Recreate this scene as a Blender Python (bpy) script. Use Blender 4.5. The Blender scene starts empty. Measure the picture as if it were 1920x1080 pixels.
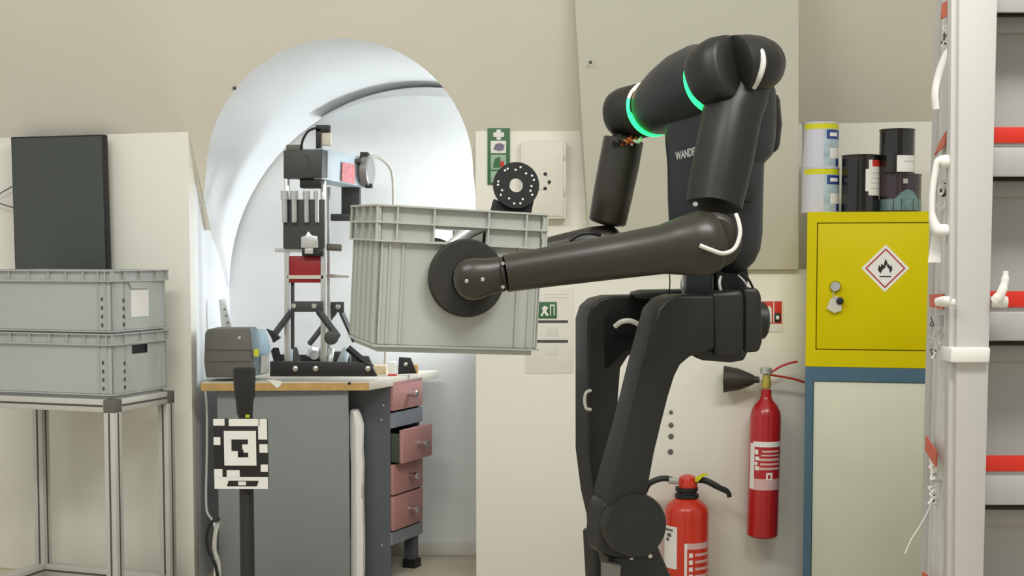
import bpy, bmesh, math, random
from mathutils import Vector, Matrix
random.seed(7)
PI = math.pi
SC = bpy.context.scene
COL = SC.collection
V = Vector

# ---------------------------------------------------------------- camera
F = 2600.0; CX = 960.0; CY = 641.0; TILT = math.atan(161.0 / F); CAMZ = 1.25
cd = bpy.data.cameras.new('camera'); cam = bpy.data.objects.new('camera', cd); COL.objects.link(cam)
cam.location = (0, 0, CAMZ); cam.rotation_euler = (PI / 2 - TILT, 0, 0)
cd.sensor_width = 36.0; cd.lens = F / 1920 * 36.0
cd.shift_y = (CY - 540) / 1920
cd.clip_start = 0.05
SC.camera = cam

# ---------------------------------------------------------------- world and lights
w = bpy.data.worlds.new('world'); SC.world = w; w.use_nodes = True
bg = w.node_tree.nodes['Background']
bg.inputs[0].default_value = (1.0, 0.995, 0.95, 1); bg.inputs[1].default_value = 0.63

def area(name, loc, tgt, sx, sy, power, col):
    l = bpy.data.lights.new(name, 'AREA'); l.shape = 'RECTANGLE'; l.size = sx; l.size_y = sy
    l.energy = power; l.color = col
    o = bpy.data.objects.new(name, l); COL.objects.link(o); o.location = loc
    o.rotation_euler = (V(tgt) - V(loc)).to_track_quat('-Z', 'Y').to_euler()
    return o
area('ceiling_lamp', (-1.3, 1.9, 3.3), (-1.0, 3.2, 0), 1.6, 0.5, 40, (1.0, 0.99, 0.93))
area('ceiling_lamp', (1.0, 1.7, 3.3), (0.8, 3.0, 0), 1.6, 0.5, 56, (1.0, 0.99, 0.93))
area('window_daylight', (0.47, 5.46, 1.55), (-0.6, 5.62, 1.3), 0.36, 0.9, 56, (0.86, 0.93, 1.0))

vs = SC.view_settings
vs.view_transform = 'Standard'; vs.look = 'None'; vs.gamma = 1.0; vs.use_curve_mapping = False
vs.exposure = 0.0

# ---------------------------------------------------------------- helpers
CT, ST = math.cos(TILT), math.sin(TILT)
CAM = V((0, 0, CAMZ))
def ray(px, py):
    a = px - CX; b = CY - py
    return V((a, F * CT + b * ST, -F * ST + b * CT))
def P(px, py, Y):
    d = ray(px, py); return CAM + d * (Y / d.y)
def RP(px, py, p0, n):
    d = ray(px, py); return CAM + d * ((V(p0) - CAM).dot(V(n)) / d.dot(V(n)))
def S(Y): return Y / F          # metres for one pixel at distance Y

def lin(c):
    return tuple(((x / 255) / 12.92 if x / 255 <= 0.04045 else ((x / 255 + 0.055) / 1.055) ** 2.4) for x in c)

MATS = {}
def mat(name, rgb, rough=0.5, metal=0.0, var=0.05, scale=6.0, bump=0.0, bscale=80.0, emit=None, es=0.0, spec=0.5, coat=0.0, trans=0.0, alpha=1.0):
    if name in MATS: return MATS[name]
    m = bpy.data.materials.new(name); m.use_nodes = True; nt = m.node_tree; b = nt.nodes['Principled BSDF']
    c = lin(rgb)
    b.inputs['Roughness'].default_value = rough; b.inputs['Metallic'].default_value = metal
    b.inputs['Specular IOR Level'].default_value = spec
    b.inputs['Coat Weight'].default_value = coat
    b.inputs['Transmission Weight'].default_value = trans
    b.inputs['Alpha'].default_value = alpha
    tc = nt.nodes.new('ShaderNodeTexCoord')
    nz = nt.nodes.new('ShaderNodeTexNoise'); nz.inputs['Scale'].default_value = scale; nz.inputs['Detail'].default_value = 5
    nt.links.new(tc.outputs['Object'], nz.inputs['Vector'])
    cr = nt.nodes.new('ShaderNodeValToRGB')
    cr.color_ramp.elements[0].position = 0.3; cr.color_ramp.elements[1].position = 0.7
    cr.color_ramp.elements[0].color = tuple(max(0, x * (1 - var)) for x in c) + (1,)
    cr.color_ramp.elements[1].color = tuple(min(1, x * (1 + var)) for x in c) + (1,)
    nt.links.new(nz.outputs['Fac'], cr.inputs['Fac'])
    nt.links.new(cr.outputs['Color'], b.inputs['Base Color'])
    if bump > 0:
        n2 = nt.nodes.new('ShaderNodeTexNoise'); n2.inputs['Scale'].default_value = bscale; n2.inputs['Detail'].default_value = 3
        nt.links.new(tc.outputs['Object'], n2.inputs['Vector'])
        bp = nt.nodes.new('ShaderNodeBump'); bp.inputs['Strength'].default_value = bump; bp.inputs['Distance'].default_value = 0.002
        nt.links.new(n2.outputs['Fac'], bp.inputs['Height']); nt.links.new(bp.outputs['Normal'], b.inputs['Normal'])
    if emit:
        b.inputs['Emission Color'].default_value = lin(emit) + (1,); b.inputs['Emission Strength'].default_value = es
    MATS[name] = m
    return m

M_WALL = mat('panel_paint', (232, 230, 219), 0.75, var=0.015, scale=2, bump=0.12, bscale=60)
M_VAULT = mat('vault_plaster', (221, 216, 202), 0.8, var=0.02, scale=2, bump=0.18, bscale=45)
M_PIER = mat('pier_plaster_shaded', (198, 196, 181), 0.8, var=0.02, scale=2, bump=0.18, bscale=45)  # darker copy of the vault plaster, with the pier's shade in it
M_NICHE = mat('niche_plaster', (232, 234, 235), 0.8, var=0.015, scale=2, bump=0.15, bscale=40)
M_FLOOR = mat('floor_vinyl', (196, 188, 166), 0.6, var=0.08, scale=9, bump=0.05)
M_BASE = mat('baseboard_paint', (214, 210, 200), 0.5, var=0.02)
M_ROBOT = mat('robot_shell', (23, 23, 21), 0.46, var=0.10, scale=5, bump=0.06, bscale=220)
M_ARM = mat('robot_arm_shell', (44, 41, 33), 0.36, var=0.10, scale=5, bump=0.06, bscale=220)
M_CHEST = mat('robot_chest_shell', (33, 36, 40), 0.45, var=0.08, scale=5, bump=0.05, bscale=220)
M_BLACK = mat('black_plastic', (24, 24, 24), 0.5, var=0.15)
M_JOINT = mat('joint_rubber', (30, 26, 23), 0.6, var=0.15)
M_PAD = mat('grip_pad_foam', (58, 57, 53), 0.9, var=0.06, scale=30, bump=0.3, bscale=300, spec=0.2)
M_SCREW = mat('steel_screw', (200, 198, 190), 0.3, 0.9, var=0.05)
M_CABLEW = mat('white_cable', (205, 203, 196), 0.5, var=0.03)
M_COPPER = mat('copper_wire', (170, 84, 40), 0.4, 0.3, var=0.2, scale=60)
M_LEDG = mat('led_green', (40, 220, 150), 0.5, emit=(30, 255, 95), es=4.0)
M_LEDW = mat('led_warm', (255, 230, 180), 0.5, emit=(255, 226, 170), es=3.0)
M_CRATE = mat('crate_plastic', (176, 179, 171), 0.5, var=0.03, scale=4, bump=0.05, bscale=150)
M_CRATE2 = mat('crate_plastic_cool', (176, 180, 176), 0.55, var=0.03, scale=4)
M_WHITE = mat('white_paint', (226, 224, 218), 0.5, var=0.02)
M_PAPER = mat('paper', (232, 230, 224), 0.85, var=0.03)
M_ALU = mat('aluminium', (200, 198, 191), 0.42, 0.2, var=0.04, scale=12)
M_GROOVE = mat('groove_dark', (80, 78, 72), 0.7, var=0.05)
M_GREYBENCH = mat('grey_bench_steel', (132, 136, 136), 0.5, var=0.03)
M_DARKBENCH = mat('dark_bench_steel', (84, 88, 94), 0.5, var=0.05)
M_RAIL = mat('bench_rail_steel', (130, 134, 142), 0.45, var=0.05)
M_DRAWER = mat('drawer_pink', (178, 130, 126), 0.5, var=0.05)
M_WOOD = mat('wood_edge', (188, 153, 92), 0.6, var=0.18, scale=20)
M_TOP = mat('bench_top_laminate', (206, 200, 186), 0.5, var=0.05, scale=20)
M_YELLOW = mat('yellow_steel', (210, 194, 0), 0.45, var=0.03, scale=4, spec=0.15)
M_BLUE = mat('blue_steel', (72, 104, 124), 0.45, var=0.06)
M_CABDOOR = mat('grey_green_door', (216, 218, 196), 0.5, var=0.03)
M_RED = mat('extinguisher_red', (178, 26, 30), 0.28, var=0.06, coat=0.3)
M_ORED = mat('extinguisher_orange_red', (204, 48, 24), 0.3, var=0.06, coat=0.3)
M_REDLINE = mat('sign_red', (200, 50, 36), 0.5, var=0.03)
M_GREEN = mat('sign_green', (54, 104, 66), 0.5, var=0.05)
M_INK = mat('ink_black', (26, 26, 24), 0.6, var=0.05)
M_BRASS = mat('brass', (206, 190, 96), 0.3, 0.5, var=0.1)
M_CHROME = mat('chrome', (210, 212, 214), 0.18, 1.0, var=0.03)
M_SILVER = mat('machined_steel', (200, 202, 200), 0.3, 0.6, var=0.06)
M_STRIP = mat('shelf_red_strip', (214, 42, 20), 0.4, var=0.04)
M_RACKW = mat('rack_white', (189, 186, 182), 0.45, var=0.015)
M_LIP = mat('shelf_lip_grey', (182, 180, 180), 0.45, 0.1, var=0.03)
M_BACK = mat('rack_back_grey', (176, 174, 168), 0.6, var=0.03)
M_FILM = mat('wrap_film', (205, 206, 200), 0.35, var=0.06, scale=25, bump=0.6, bscale=60)
M_CANW = mat('can_white', (206, 206, 214), 0.28, 0.2, var=0.03)
M_CANBLUE = mat('can_blue', (40, 62, 130), 0.35, var=0.1, scale=40)
M_CANPALE = mat('can_pale_blue', (168, 188, 196), 0.4, var=0.2, scale=40)
M_CANY = mat('can_yellow', (206, 204, 20), 0.35, var=0.04)
M_CANK = mat('can_black', (26, 24, 24), 0.18, var=0.15, coat=0.5)
M_CANTEAL = mat('can_teal_grey', (110, 138, 140), 0.3, 0.2, var=0.2, scale=40)
M_CANBROWN = mat('can_brown', (52, 38, 44), 0.25, var=0.15, coat=0.4)
M_PRESSDARK = mat('press_dark', (60, 62, 62), 0.5, var=0.08)
M_PRESSLIGHT = mat('press_light_blue', (178, 190, 198), 0.45, var=0.04)
M_PRESSRED = mat('press_red', (150, 20, 30), 0.45, var=0.06)
M_DEVICE = mat('device_grey', (98, 97, 90), 0.6, var=0.05)
M_DEVBLUE = mat('device_blue_grey', (140, 160, 170), 0.55, var=0.05)
M_SCREEN = mat('screen_glass', (60, 68, 60), 0.3, var=0.05, coat=0.4)  # base colour raised to hold the room's reflection
M_BLACKPOLE = mat('pole_black', (34, 34, 33), 0.5, var=0.1)

class MB:
    """collects shapes; build() links them as ONE mesh object"""
    def __init__(s, M=None): s.bm = bmesh.new(); s.M = M or Matrix.Identity(4)
    def v(s, co): return s.bm.verts.new(s.M @ V(co))
    def face(s, pts): return s.bm.faces.new([s.v(p) for p in pts])
    def hexa(s, a):           # a: 4 bottom + 4 top points
        q = [s.v(p) for p in a]
        for f in ((0, 3, 2, 1), (4, 5, 6, 7), (0, 1, 5, 4), (1, 2, 6, 5), (2, 3, 7, 6), (3, 0, 4, 7)):
            s.bm.faces.new([q[i] for i in f])
        return s
    def box(s, x0, x1, y0, y1, z0, z1):
        return s.hexa([(x0, y0, z0), (x1, y0, z0), (x1, y1, z0), (x0, y1, z0), (x0, y0, z1), (x1, y0, z1), (x1, y1, z1), (x0, y1, z1)])
    def prism(s, pts, vec):
        vec = V(vec); a = [s.v(p) for p in pts]; b = [s.v(V(p) + vec) for p in pts]; n = len(a)
        s.bm.faces.new(a[::-1]); s.bm.faces.new(b)
        for i in range(n): s.bm.faces.new([a[i], a[(i + 1) % n], b[(i + 1) % n], b[i]])
        return s
    def rings(s, rings, cap=True):
        R = [[s.v(p) for p in r] for r in rings]; n = len(R[0])
        for A, B in zip(R, R[1:]):
            for i in range(n): s.bm.faces.new([A[i], A[(i + 1) % n], B[(i + 1) % n], B[i]])
        if cap: s.bm.faces.new(R[0][::-1]); s.bm.faces.new(R[-1])
        return s
    def tube(s, path, r, seg=10, flat=1.0, up=None, cap=True, e=2.0):
        g = lambda x: math.copysign(abs(x) ** (2 / e), x)
        path = [V(p) for p in path]; n = len(path)
        rr = r if isinstance(r, (list, tuple)) else [r] * n
        rings = []; u = None
        for i, p in enumerate(path):
            t = (path[min(i + 1, n - 1)] - path[max(i - 1, 0)]).normalized()
            if u is None:
                ref = V(up) if up else (V((0, 0, 1)) if abs(t.z) < 0.9 else V((0, 1, 0)))
                u = (ref - t * ref.dot(t)).normalized()
            else: u = (u - t * u.dot(t)).normalized()
            q = t.cross(u)
            rings.append([p + (u * g(math.cos(2 * PI * k / seg)) + q * (flat * g(math.sin(2 * PI * k / seg)))) * rr[i] for k in range(seg)])
        return s.rings(rings, cap)
    def limb(s, pts, round0=0.7, round1=0.7, seg=24, flat=1.0, e=2.0):
        """pts: (point, radius); rounded ends"""
        p = [(V(a), r) for a, r in pts]
        def capring(a, d, r, k):
            out = []
            for ang in (78, 55, 28):
                x = math.radians(ang); out.append((a + d * (r * k * math.sin(x)), r * math.cos(x)))
            return out
        d0 = (p[0][0] - p[1][0]).normalized(); d1 = (p[-1][0] - p[-2][0]).normalized()
        full = p[:]
        if round0 > 0: full = capring(p[0][0], d0, p[0][1], round0) + full
        if round1 > 0: full = full + capring(p[-1][0], d1, p[-1][1], round1)[::-1]
        return s.tube([a for a, r in full], [r for a, r in full], seg, flat, e=e)
    def lathe(s, prof, c, axis=(0, 0, 1), seg=28):
        """prof: (radius, height along axis)"""
        a = V(axis).normalized(); ref = V((1, 0, 0)) if abs(a.x) < 0.9 else V((0, 0, 1))
        u = (ref - a * ref.dot(a)).normalized(); q = a.cross(u); c = V(c)
        return s.rings([[c + a * h + (u * math.cos(2 * PI * k / seg) + q * math.sin(2 * PI * k / seg)) * max(r, 1e-4) for k in range(seg)] for r, h in prof])
    def ball(s, c, r, sc=(1, 1, 1), seg=20):
        prof = [(r * math.cos(t), r * math.sin(t)) for t in [(-0.495 + 0.99 * i / 12) * PI for i in range(13)]]
        c = V(c)
        return s.rings([[c + V((math.cos(2 * PI * k / seg) * a * sc[0], math.sin(2 * PI * k / seg) * a * sc[1], h * sc[2])) for k in range(seg)] for a, h in prof])
    def patch(s, c, r, a0, a1, z0, z1, t=0.0006, seg=10):
        """curved label on a vertical cylinder round c (angles: 0 faces the camera, + to the right)"""
        c = V(c); o = []; i_ = []
        def pt(a, z, q): return c + V((math.sin(a) * q, -math.cos(a) * q, z))
        A = [a0 + (a1 - a0) * k / seg for k in range(seg + 1)]
        rings = []
        for a in A: rings.append([pt(a, z0, r - 0.001), pt(a, z0, r + t), pt(a, z1, r + t), pt(a, z1, r - 0.001)])
        return s.rings(rings)

WL = {}
def build(mb, name, m, parent=None, bevel=0.0, seg=2, ang=35, label=None, kind=None):
    bm = mb.bm
    bmesh.ops.remove_doubles(bm, verts=bm.verts, dist=1e-6)
    if bevel > 0:
        bmesh.ops.recalc_face_normals(bm, faces=bm.faces)
        ed = [e for e in bm.edges if len(e.link_faces) == 2 and e.calc_face_angle(0) > math.radians(30)]
        bmesh.ops.bevel(bm, geom=ed, offset=bevel, segments=seg, profile=0.5, affect='EDGES', clamp_overlap=True)
    bmesh.ops.recalc_face_normals(bm, faces=bm.faces)
    lo = V([min(v.co[i] for v in bm.verts) for i in range(3)]); hi = V([max(v.co[i] for v in bm.verts) for i in range(3)])
    c = V(((lo.x + hi.x) / 2, (lo.y + hi.y) / 2, lo.z if parent is None else (lo.z + hi.z) / 2))
    bmesh.ops.translate(bm, verts=bm.verts, vec=-c)
    me = bpy.data.meshes.new(name); bm.to_mesh(me); bm.free()
    for p in me.polygons: p.use_smooth = True
    me.set_sharp_from_angle(angle=math.radians(ang))
    me.materials.append(m)
    o = bpy.data.objects.new(name, me); COL.objects.link(o)
    WL[o.name] = c
    if parent:
        o.parent = parent; o.location = c - WL[parent.name]
    else: o.location = c
    if label: o['label'] = label
    if kind: o['kind'] = kind
    return o
def thing(name, loc, label, cat, group=None):
    o = bpy.data.objects.new(name, None); COL.objects.link(o); o.location = loc; o.empty_display_size = 0.05
    WL[o.name] = V(loc); o['label'] = label; o['category'] = cat
    if group: o['group'] = group
    return o
def tag(o, label, cat, group=None):
    o['label'] = label; o['category'] = cat
    if group: o['group'] = group
    return o
def struct(mb, name, m, bevel=0.0, parent=None):
    return build(mb, name, m, parent, bevel, kind=None if parent else 'structure')
def pxprism(pts, Y, depth, M=None):
    mb = MB(); mb.prism([P(x, y, Y) for x, y in pts], (0, depth, 0)); return mb
def pxbox(x0, x1, y0, y1, Y, depth):
    return pxprism([(x0, y1), (x1, y1), (x1, y0), (x0, y0)], Y, depth)
def smooth_path(pts, n=6):
    pts = [V(p) for p in pts]; out = []
    for i in range(len(pts) - 1):
        p0 = pts[max(i - 1, 0)]; p1 = pts[i]; p2 = pts[i + 1]; p3 = pts[min(i + 2, len(pts) - 1)]
        for k in range(n):
            t = k / n
            out.append(0.5 * ((2 * p1) + (p2 - p0) * t + (2 * p0 - 5 * p1 + 4 * p2 - p3) * t * t + (3 * p1 - p0 - 3 * p2 + p3) * t ** 3))
    out.append(pts[-1]); return out
def cable(pts, r, seg=8):
    return MB().tube(smooth_path(pts), r, seg)
def text_mb(s, size, M, depth=0.0006):
    cu = bpy.data.curves.new('t', 'FONT'); cu.body = s; cu.size = size; cu.extrude = depth; cu.align_x = 'LEFT'; cu.resolution_u = 3; cu.offset = size * 0.03
    to = bpy.data.objects.new('t', cu); COL.objects.link(to)
    dg = bpy.context.evaluated_depsgraph_get(); me = bpy.data.meshes.new_from_object(to.evaluated_get(dg))
    mb = MB(); mb.bm.from_mesh(me); bmesh.ops.transform(mb.bm, matrix=M, verts=mb.bm.verts)
    bpy.data.objects.remove(to); bpy.data.curves.remove(cu); bpy.data.meshes.remove(me)
    return mb
def frame(o, x, y, z):
    M = Matrix.Identity(4)
    for i, a in enumerate((x, y, z)):
        for r in range(3): M[r][i] = a[r]
    for r in range(3): M[r][3] = o[r]
    return M

# ================================================================ SETTING
struct(MB().box(-4.2, 4.2, -1.5, 7.2, -0.05, 0.0), 'floor', M_FLOOR)
YW = 5.2
A0 = V((-1.205, YW, 0)); dA = V((-0.945, 0.33, 0)).normalized(); nA = V((-0.33, -0.945, 0)).normalized()
ZL = P(357, 246, YW).z
mb = MB(); mb.prism([A0, A0 + dA * 2.6, A0 + dA * 2.6 - nA * 0.12, A0 + V((0.0, 0.12, 0))], (0, 0, ZL))
struct(mb, 'wall_left', M_WALL, 0.004)
XB = P(892, 640, YW).x
mb = MB()
zc = P(1460, 505, YW).z; zb = P(1000, 232, YW).z; xp = P(1106, 300, YW).x; xe = P(1499, 500, YW).x
mb.prism([(XB, YW, 0), (P(1513, 800, YW).x, YW, 0), (P(1513, 800, YW).x, YW, P(1513, 505, YW).z), (xe, YW, zc), (xp, YW, zc), (xp, YW, zb), (XB, YW, zb)], (0, 0.09, 0))
wall_c = struct(mb, 'wall_center', M_WALL, 0.004)
# sloping vault with the arched opening
SL = 0.55; nV = V((0, -1, -SL)).normalized(); pV = V((0, YW, ZL))
def vy(z): return YW - SL * (z - ZL)
front = []
for k in range(0, 41):
    a = PI - PI * k / 40
    front.append(RP(637 + 250 * math.cos(a), 322 - 250 * math.sin(a), pV, nV))
lowl = RP(381, 379, pV, nV); lowr = RP(893, 380, pV, nV)
zlo = 1.35
def crx(z): return A0.x - 0.0917 * (z - ZL)
def tr(z): return max(0.003, 0.5 * (z - ZL))
def ce(z): return V((crx(z), vy(z), z))
ox = V((1, 0, 0))
pts = [ce(3.4) + ox * tr(3.4) * 0.95, ce(ZL) + ox * 0.001, ce(zlo) + ox * 0.001, V((lowl.x, vy(zlo), zlo)), lowl] + front + [lowr, V((lowr.x, vy(zlo), zlo)), V((0.95, vy(zlo), zlo)), V((0.8, vy(3.4), 3.4))]
mb = MB(); mb.face(pts); bmesh.ops.triangulate(mb.bm, faces=mb.bm.faces)
struct(mb, 'wall_vault', M_VAULT)
lv = lambda z, t: V((crx(z), vy(z), z)) + dA * t
mb = MB(); mb.face([lv(zlo, 0.001), lv(ZL, 0.001), lv(3.4, tr(3.4) * 0.95), lv(3.4, 3), lv(zlo, 3)]); struct(mb, 'wall_vault_left', M_VAULT)
mb = MB(); zz = [zlo, ZL] + [ZL + (3.4 - ZL) * k / 12 for k in range(1, 13)]; nb = 14
def bez(z, u):
    a_, c_, b_ = ce(z) + ox * tr(z), ce(z), lv(z, tr(z)); return a_ * (1 - u) ** 2 + c_ * (2 * u * (1 - u)) + b_ * u * u
g_ = [[mb.v(bez(z, k / nb)) for k in range(nb + 1)] for z in zz]
for i in range(len(zz) - 1):
    for k in range(nb): mb.bm.faces.new([g_[i][k], g_[i][k + 1], g_[i + 1][k + 1], g_[i + 1][k]])
struct(mb, 'wall_vault_corner', M_VAULT)
# niche soffit: from the arch edge back to the wall arch
YN = 5.74
R0 = []; R1 = []
fr = [lowl] + front
for k, p in enumerate(fr):
    t = max(0, (k - 1)) / 40
    a = PI - PI * t
    if t > 0.8: break
    R0.append(p); R1.append(P(800 + 370 * math.cos(a), 535 - 370 * math.sin(a), YN - 0.03))
R0.insert(0, R0[0] + V((-0.05, 0, -0.05))); R1.insert(0, R1[0] + V((-0.05, 0, -0.06)))
mb = MB()
ns = 8
grid = [[mb.v(p.lerp(q, s_ / ns) + V((0, 0, 0.03 * math.sin(PI * s_ / ns)))) for s_ in range(ns + 1)] for p, q in zip(R0, R1)]
for i in range(len(grid) - 1):
    for j in range(ns): mb.bm.faces.new([grid[i][j], grid[i + 1][j], grid[i + 1][j + 1], grid[i][j + 1]])
struct(mb, 'ceiling_niche', M_NICHE)
mb = MB(); jb = P(430, 535, YN).x
mb.prism([(-1.205, YW + 0.08, 0), (jb, YN, 0), (jb - 0.06, YN, 0), (-1.265, YW + 0.08, 0)], (0, 0, 1.52))
struct(mb, 'wall_niche_left', M_NICHE)
struct(MB().box(-1.5, 0.62, YN, YN + 0.08, 0, 2.6), 'wall_niche_back', M_NICHE)
# added rib under the niche crown, standing in for a dark shadow band
mb = MB(); rings = []
for k in range(25):
    a = math.radians(122 - 72 * k / 24); th = 2 + 15 * math.sin(PI * min(1, k / 24 * 0.75))
    c0 = (800, 535)
    def q(r, Y): return P(c0[0] + r * math.cos(a), c0[1] - r * math.sin(a), Y)
    rings.append([q(371, YN - 0.11), q(371 - th, YN - 0.11), q(371 - th, YN + 0.01), q(374, YN + 0.01)])
mb.rings(rings); struct(mb, 'shade_rib_1', M_NICHE)
# right cheek of the niche with its window
mb = MB()
mb.box(0.55, 0.62, YW + 0.05, YN, 0, 0.72); mb.box(0.55, 0.62, YW + 0.05, YN, 2.15, 2.6)
mb.box(0.55, 0.62, YW + 0.05, YW + 0.1, 0.72, 2.15); mb.box(0.55, 0.62, YN - 0.05, YN, 0.72, 2.15)
struct(mb, 'wall_niche_right', M_NICHE)
win = struct(MB().box(0.585, 0.59, YW + 0.1, YN - 0.05, 0.72, 2.15), 'window_1', mat('window_pane', (235, 242, 250), 0.1, trans=0.6))
mb = MB(); build(MB().box(-0.1, 0.56, YW + 0.1, YN, 0.9, 0.94), 'daylight_baffle', M_NICHE, win)  # unseen deep shelf added to keep daylight off the lower niche
mb.box(0.57, 0.6, YW + 0.1, YW + 0.13, 0.72, 2.15); mb.box(0.57, 0.6, YN - 0.08, YN - 0.05, 0.72, 2.15); mb.box(0.57, 0.6, YW + 0.13, YN - 0.08, 0.72, 0.75); mb.box(0.57, 0.6, YW + 0.13, YN - 0.08, 2.12, 2.15)
build(mb, 'window_frame', M_WHITE, win)
bz = 1.25 - 535 * S(YN)
struct(MB().box(-1.2, 0.55, YN - 0.014, YN, 0, P(850, 1016, YN).z), 'baseboard_back', M_BASE, 0.004)
# sloping pier and the recess beside it
mb = MB()
def py_(z): return YW - 0.03 - 0.30 * (z - zc)
zt = 3.3
def pier_x(px0, slope, z):
    Y = py_(z); y = 480 - (z - CAMZ) * F / Y
    return P(px0 + slope * (232 - y), y, Y).x
a = [(pier_x(1108, 0, zc), py_(zc), zc), (pier_x(1497, 0, zc), py_(zc), zc), (xe, YW + 0.3, zc), (pier_x(1108, 0, zc), YW + 0.3, zc)]
b = [(pier_x(1108, -0.08, zt), py_(zt), zt), (pier_x(1497, 0, zt), py_(zt), zt), (pier_x(1497, 0, zt), YW + 0.3, zt), (pier_x(1108, -0.08, zt), YW + 0.3, zt)]
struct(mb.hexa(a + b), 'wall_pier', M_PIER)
dD = V((0.978, -0.208, 0)).normalized(); nD = V((-0.208, -0.978, 0)).normalized()
D0 = V((xe - 0.06, 5.42, 0)) - dD * 0.32
zd0 = RP(1497, 217, D0, nD).z; q1 = RP(1755, 208, D0, nD); zd1 = q1.z
mb = MB(); mb.prism([D0, D0 + dD * 2.7, D0 + dD * 2.7 + V((0, 0, zd1)), V((q1.x, q1.y, zd1)), D0 + V((0, 0, zd0))], -nD * 0.1)
struct(mb, 'wall_right', M_WALL)
zq = zd0 - 0.1; dq = (3.4 - zd0) * 1.5  # overhang made steeper so this vault comes out darker
e0_ = D0 - nD * 0.055; e1_ = D0 + nD * (0.55 * dq)
mb = MB(); mb.hexa([e0_ + V((0, 0, zq)), e0_ + dD * 2.7 + V((0, 0, zq)), e0_ + dD * 2.7 - nD * 0.2 + V((0, 0, zq)), e0_ - nD * 0.2 + V((0, 0, zq)),
         e1_ + V((0, 0, 3.4)), e1_ + dD * 2.7 + V((0, 0, 3.4)), e1_ + dD * 2.7 - nD * 0.2 + V((0, 0, 3.4)), e1_ - nD * 0.2 + V((0, 0, 3.4))])
struct(mb, 'wall_vault_right', M_VAULT)
# wall plugs left over on the panel and vault
for (x, y, r) in ((1258, 773, 3.2), (1258, 797, 4), (1258, 818, 4.4), (1257, 847, 4.4)):
    c = P(x, y, YW)
    o = build(MB().lathe([(r * S(YW) * 1.2, 0.0), (r * S(YW) * 1.2, 0.004), (r * S(YW) * 0.5, 0.006)], c + V((0, 0.001, 0)), (0, -1, 0), 12), 'screw', M_DEVICE, wall_c)
o = build(MB().lathe([(0.007, 0), (0.007, 0.004), (0.003, 0.008)], RP(440, 165, pV, nV) + V((0, 0.0, 0)), -nV * -1, 10), 'wall_plug', M_GROOVE)
tag(o, 'tiny dark wall plug at the left shoulder of the arch', 'plug')
o = build(MB().lathe([(0.006, 0), (0.006, 0.006), (0.003, 0.01)], P(1107, 117, 4.93), (0, -1, 0), 10), 'wall_plug', M_GROOVE)
tag(o, 'tiny dark wall plug high on the edge of the sloping pier', 'plug')

# ================================================================ ROBOT
rb = thing('humanoid_robot', (P(1300, 600, 3.35).x, 3.35, 0), 'headless black humanoid robot with green glowing shoulder rings holding a grey crate', 'robot')
Rb = lambda mb, n, m, bev=0.0, par=None, seg=3, label=None, ang=35: build(mb, n, m, par or rb, bev, seg, ang, label)
# --- torso: lofted rounded rectangles, turned towards the camera
fw = V((-0.80, -0.60, 0)); la = V((-0.60, 0.80, 0))
def torso_ring(xl, xr, y, Y, kd=0.8, kw=1.0, n=28, e=3.2):
    c = P((xl + xr) / 2, y, Y); h = (xr - xl) / 2 * S(Y)
    s = h / (0.8 * kd + 0.6 * kw) * 1.09
    hd, hw = s * kd, s * kw; out = []
    for k in range(n):
        t = 2 * PI * k / n; ct, st = math.cos(t), math.sin(t)
        out.append(c + fw * (hd * math.copysign(abs(ct) ** (2 / e), ct)) + la * (hw * math.copysign(abs(st) ** (2 / e), st)))
    return out
YT = 3.34
prof = [(1275, 1420, 118), (1248, 1452, 140), (1236, 1462, 175), (1235, 1464, 225), (1237, 1462, 265), (1240, 1456, 292), (1242, 1440, 308), (1243, 1438, 380), (1246, 1437, 440), (1262, 1432, 468), (1290, 1420, 490), (1325, 1402, 506), (1345, 1390, 512)]
torso = Rb(MB().rings([torso_ring(a, b, y, YT) for a, b, y in prof]), 'torso', M_CHEST)
# handle hole in the torso side
Rb(MB().lathe([(0.024, 0), (0.024, 0.012), (0.02, 0.014)], P(1400, 362, 3.235), -la, 20), 'side_socket', M_BLACK, par=torso)
Rb(cable([P(1396, 345, 3.17), P(1390, 360, 3.16), P(1391, 378, 3.165)], 0.004), 'cable', M_CABLEW, par=torso)
# chest lettering on the front face
x_l = la * -1
chn = fw
c = RP(1267, 297, P(1290, 290, YT) + fw * 0.0, fw)
# locate the chest plane: front face centre of the torso at that height
cc = P((1240 + 1456) / 2, 292, YT); hh = (1456 - 1240) / 2 * S(YT); hd_ = hh / (0.8 * 0.8 + 0.6) * 1.09 * 0.8
pc = cc + fw * (hd_ + 0.0012)
o0 = RP(1268, 300, pc, fw)
up = V((0, 0, 1)); sx = (x_l + up * 0.13).normalized(); uy = fw.cross(sx).normalized()
if uy.z < 0: uy = -uy
tm = text_mb('WANDERCRAFT', 0.026, frame(o0, sx, uy, fw) @ Matrix.Diagonal((0.66, 1, 1, 1)))
Rb(tm, 'chest_lettering', mat('lettering_grey', (186, 186, 182), 0.5), par=torso, label='pale grey capital lettering across the chest')
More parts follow.
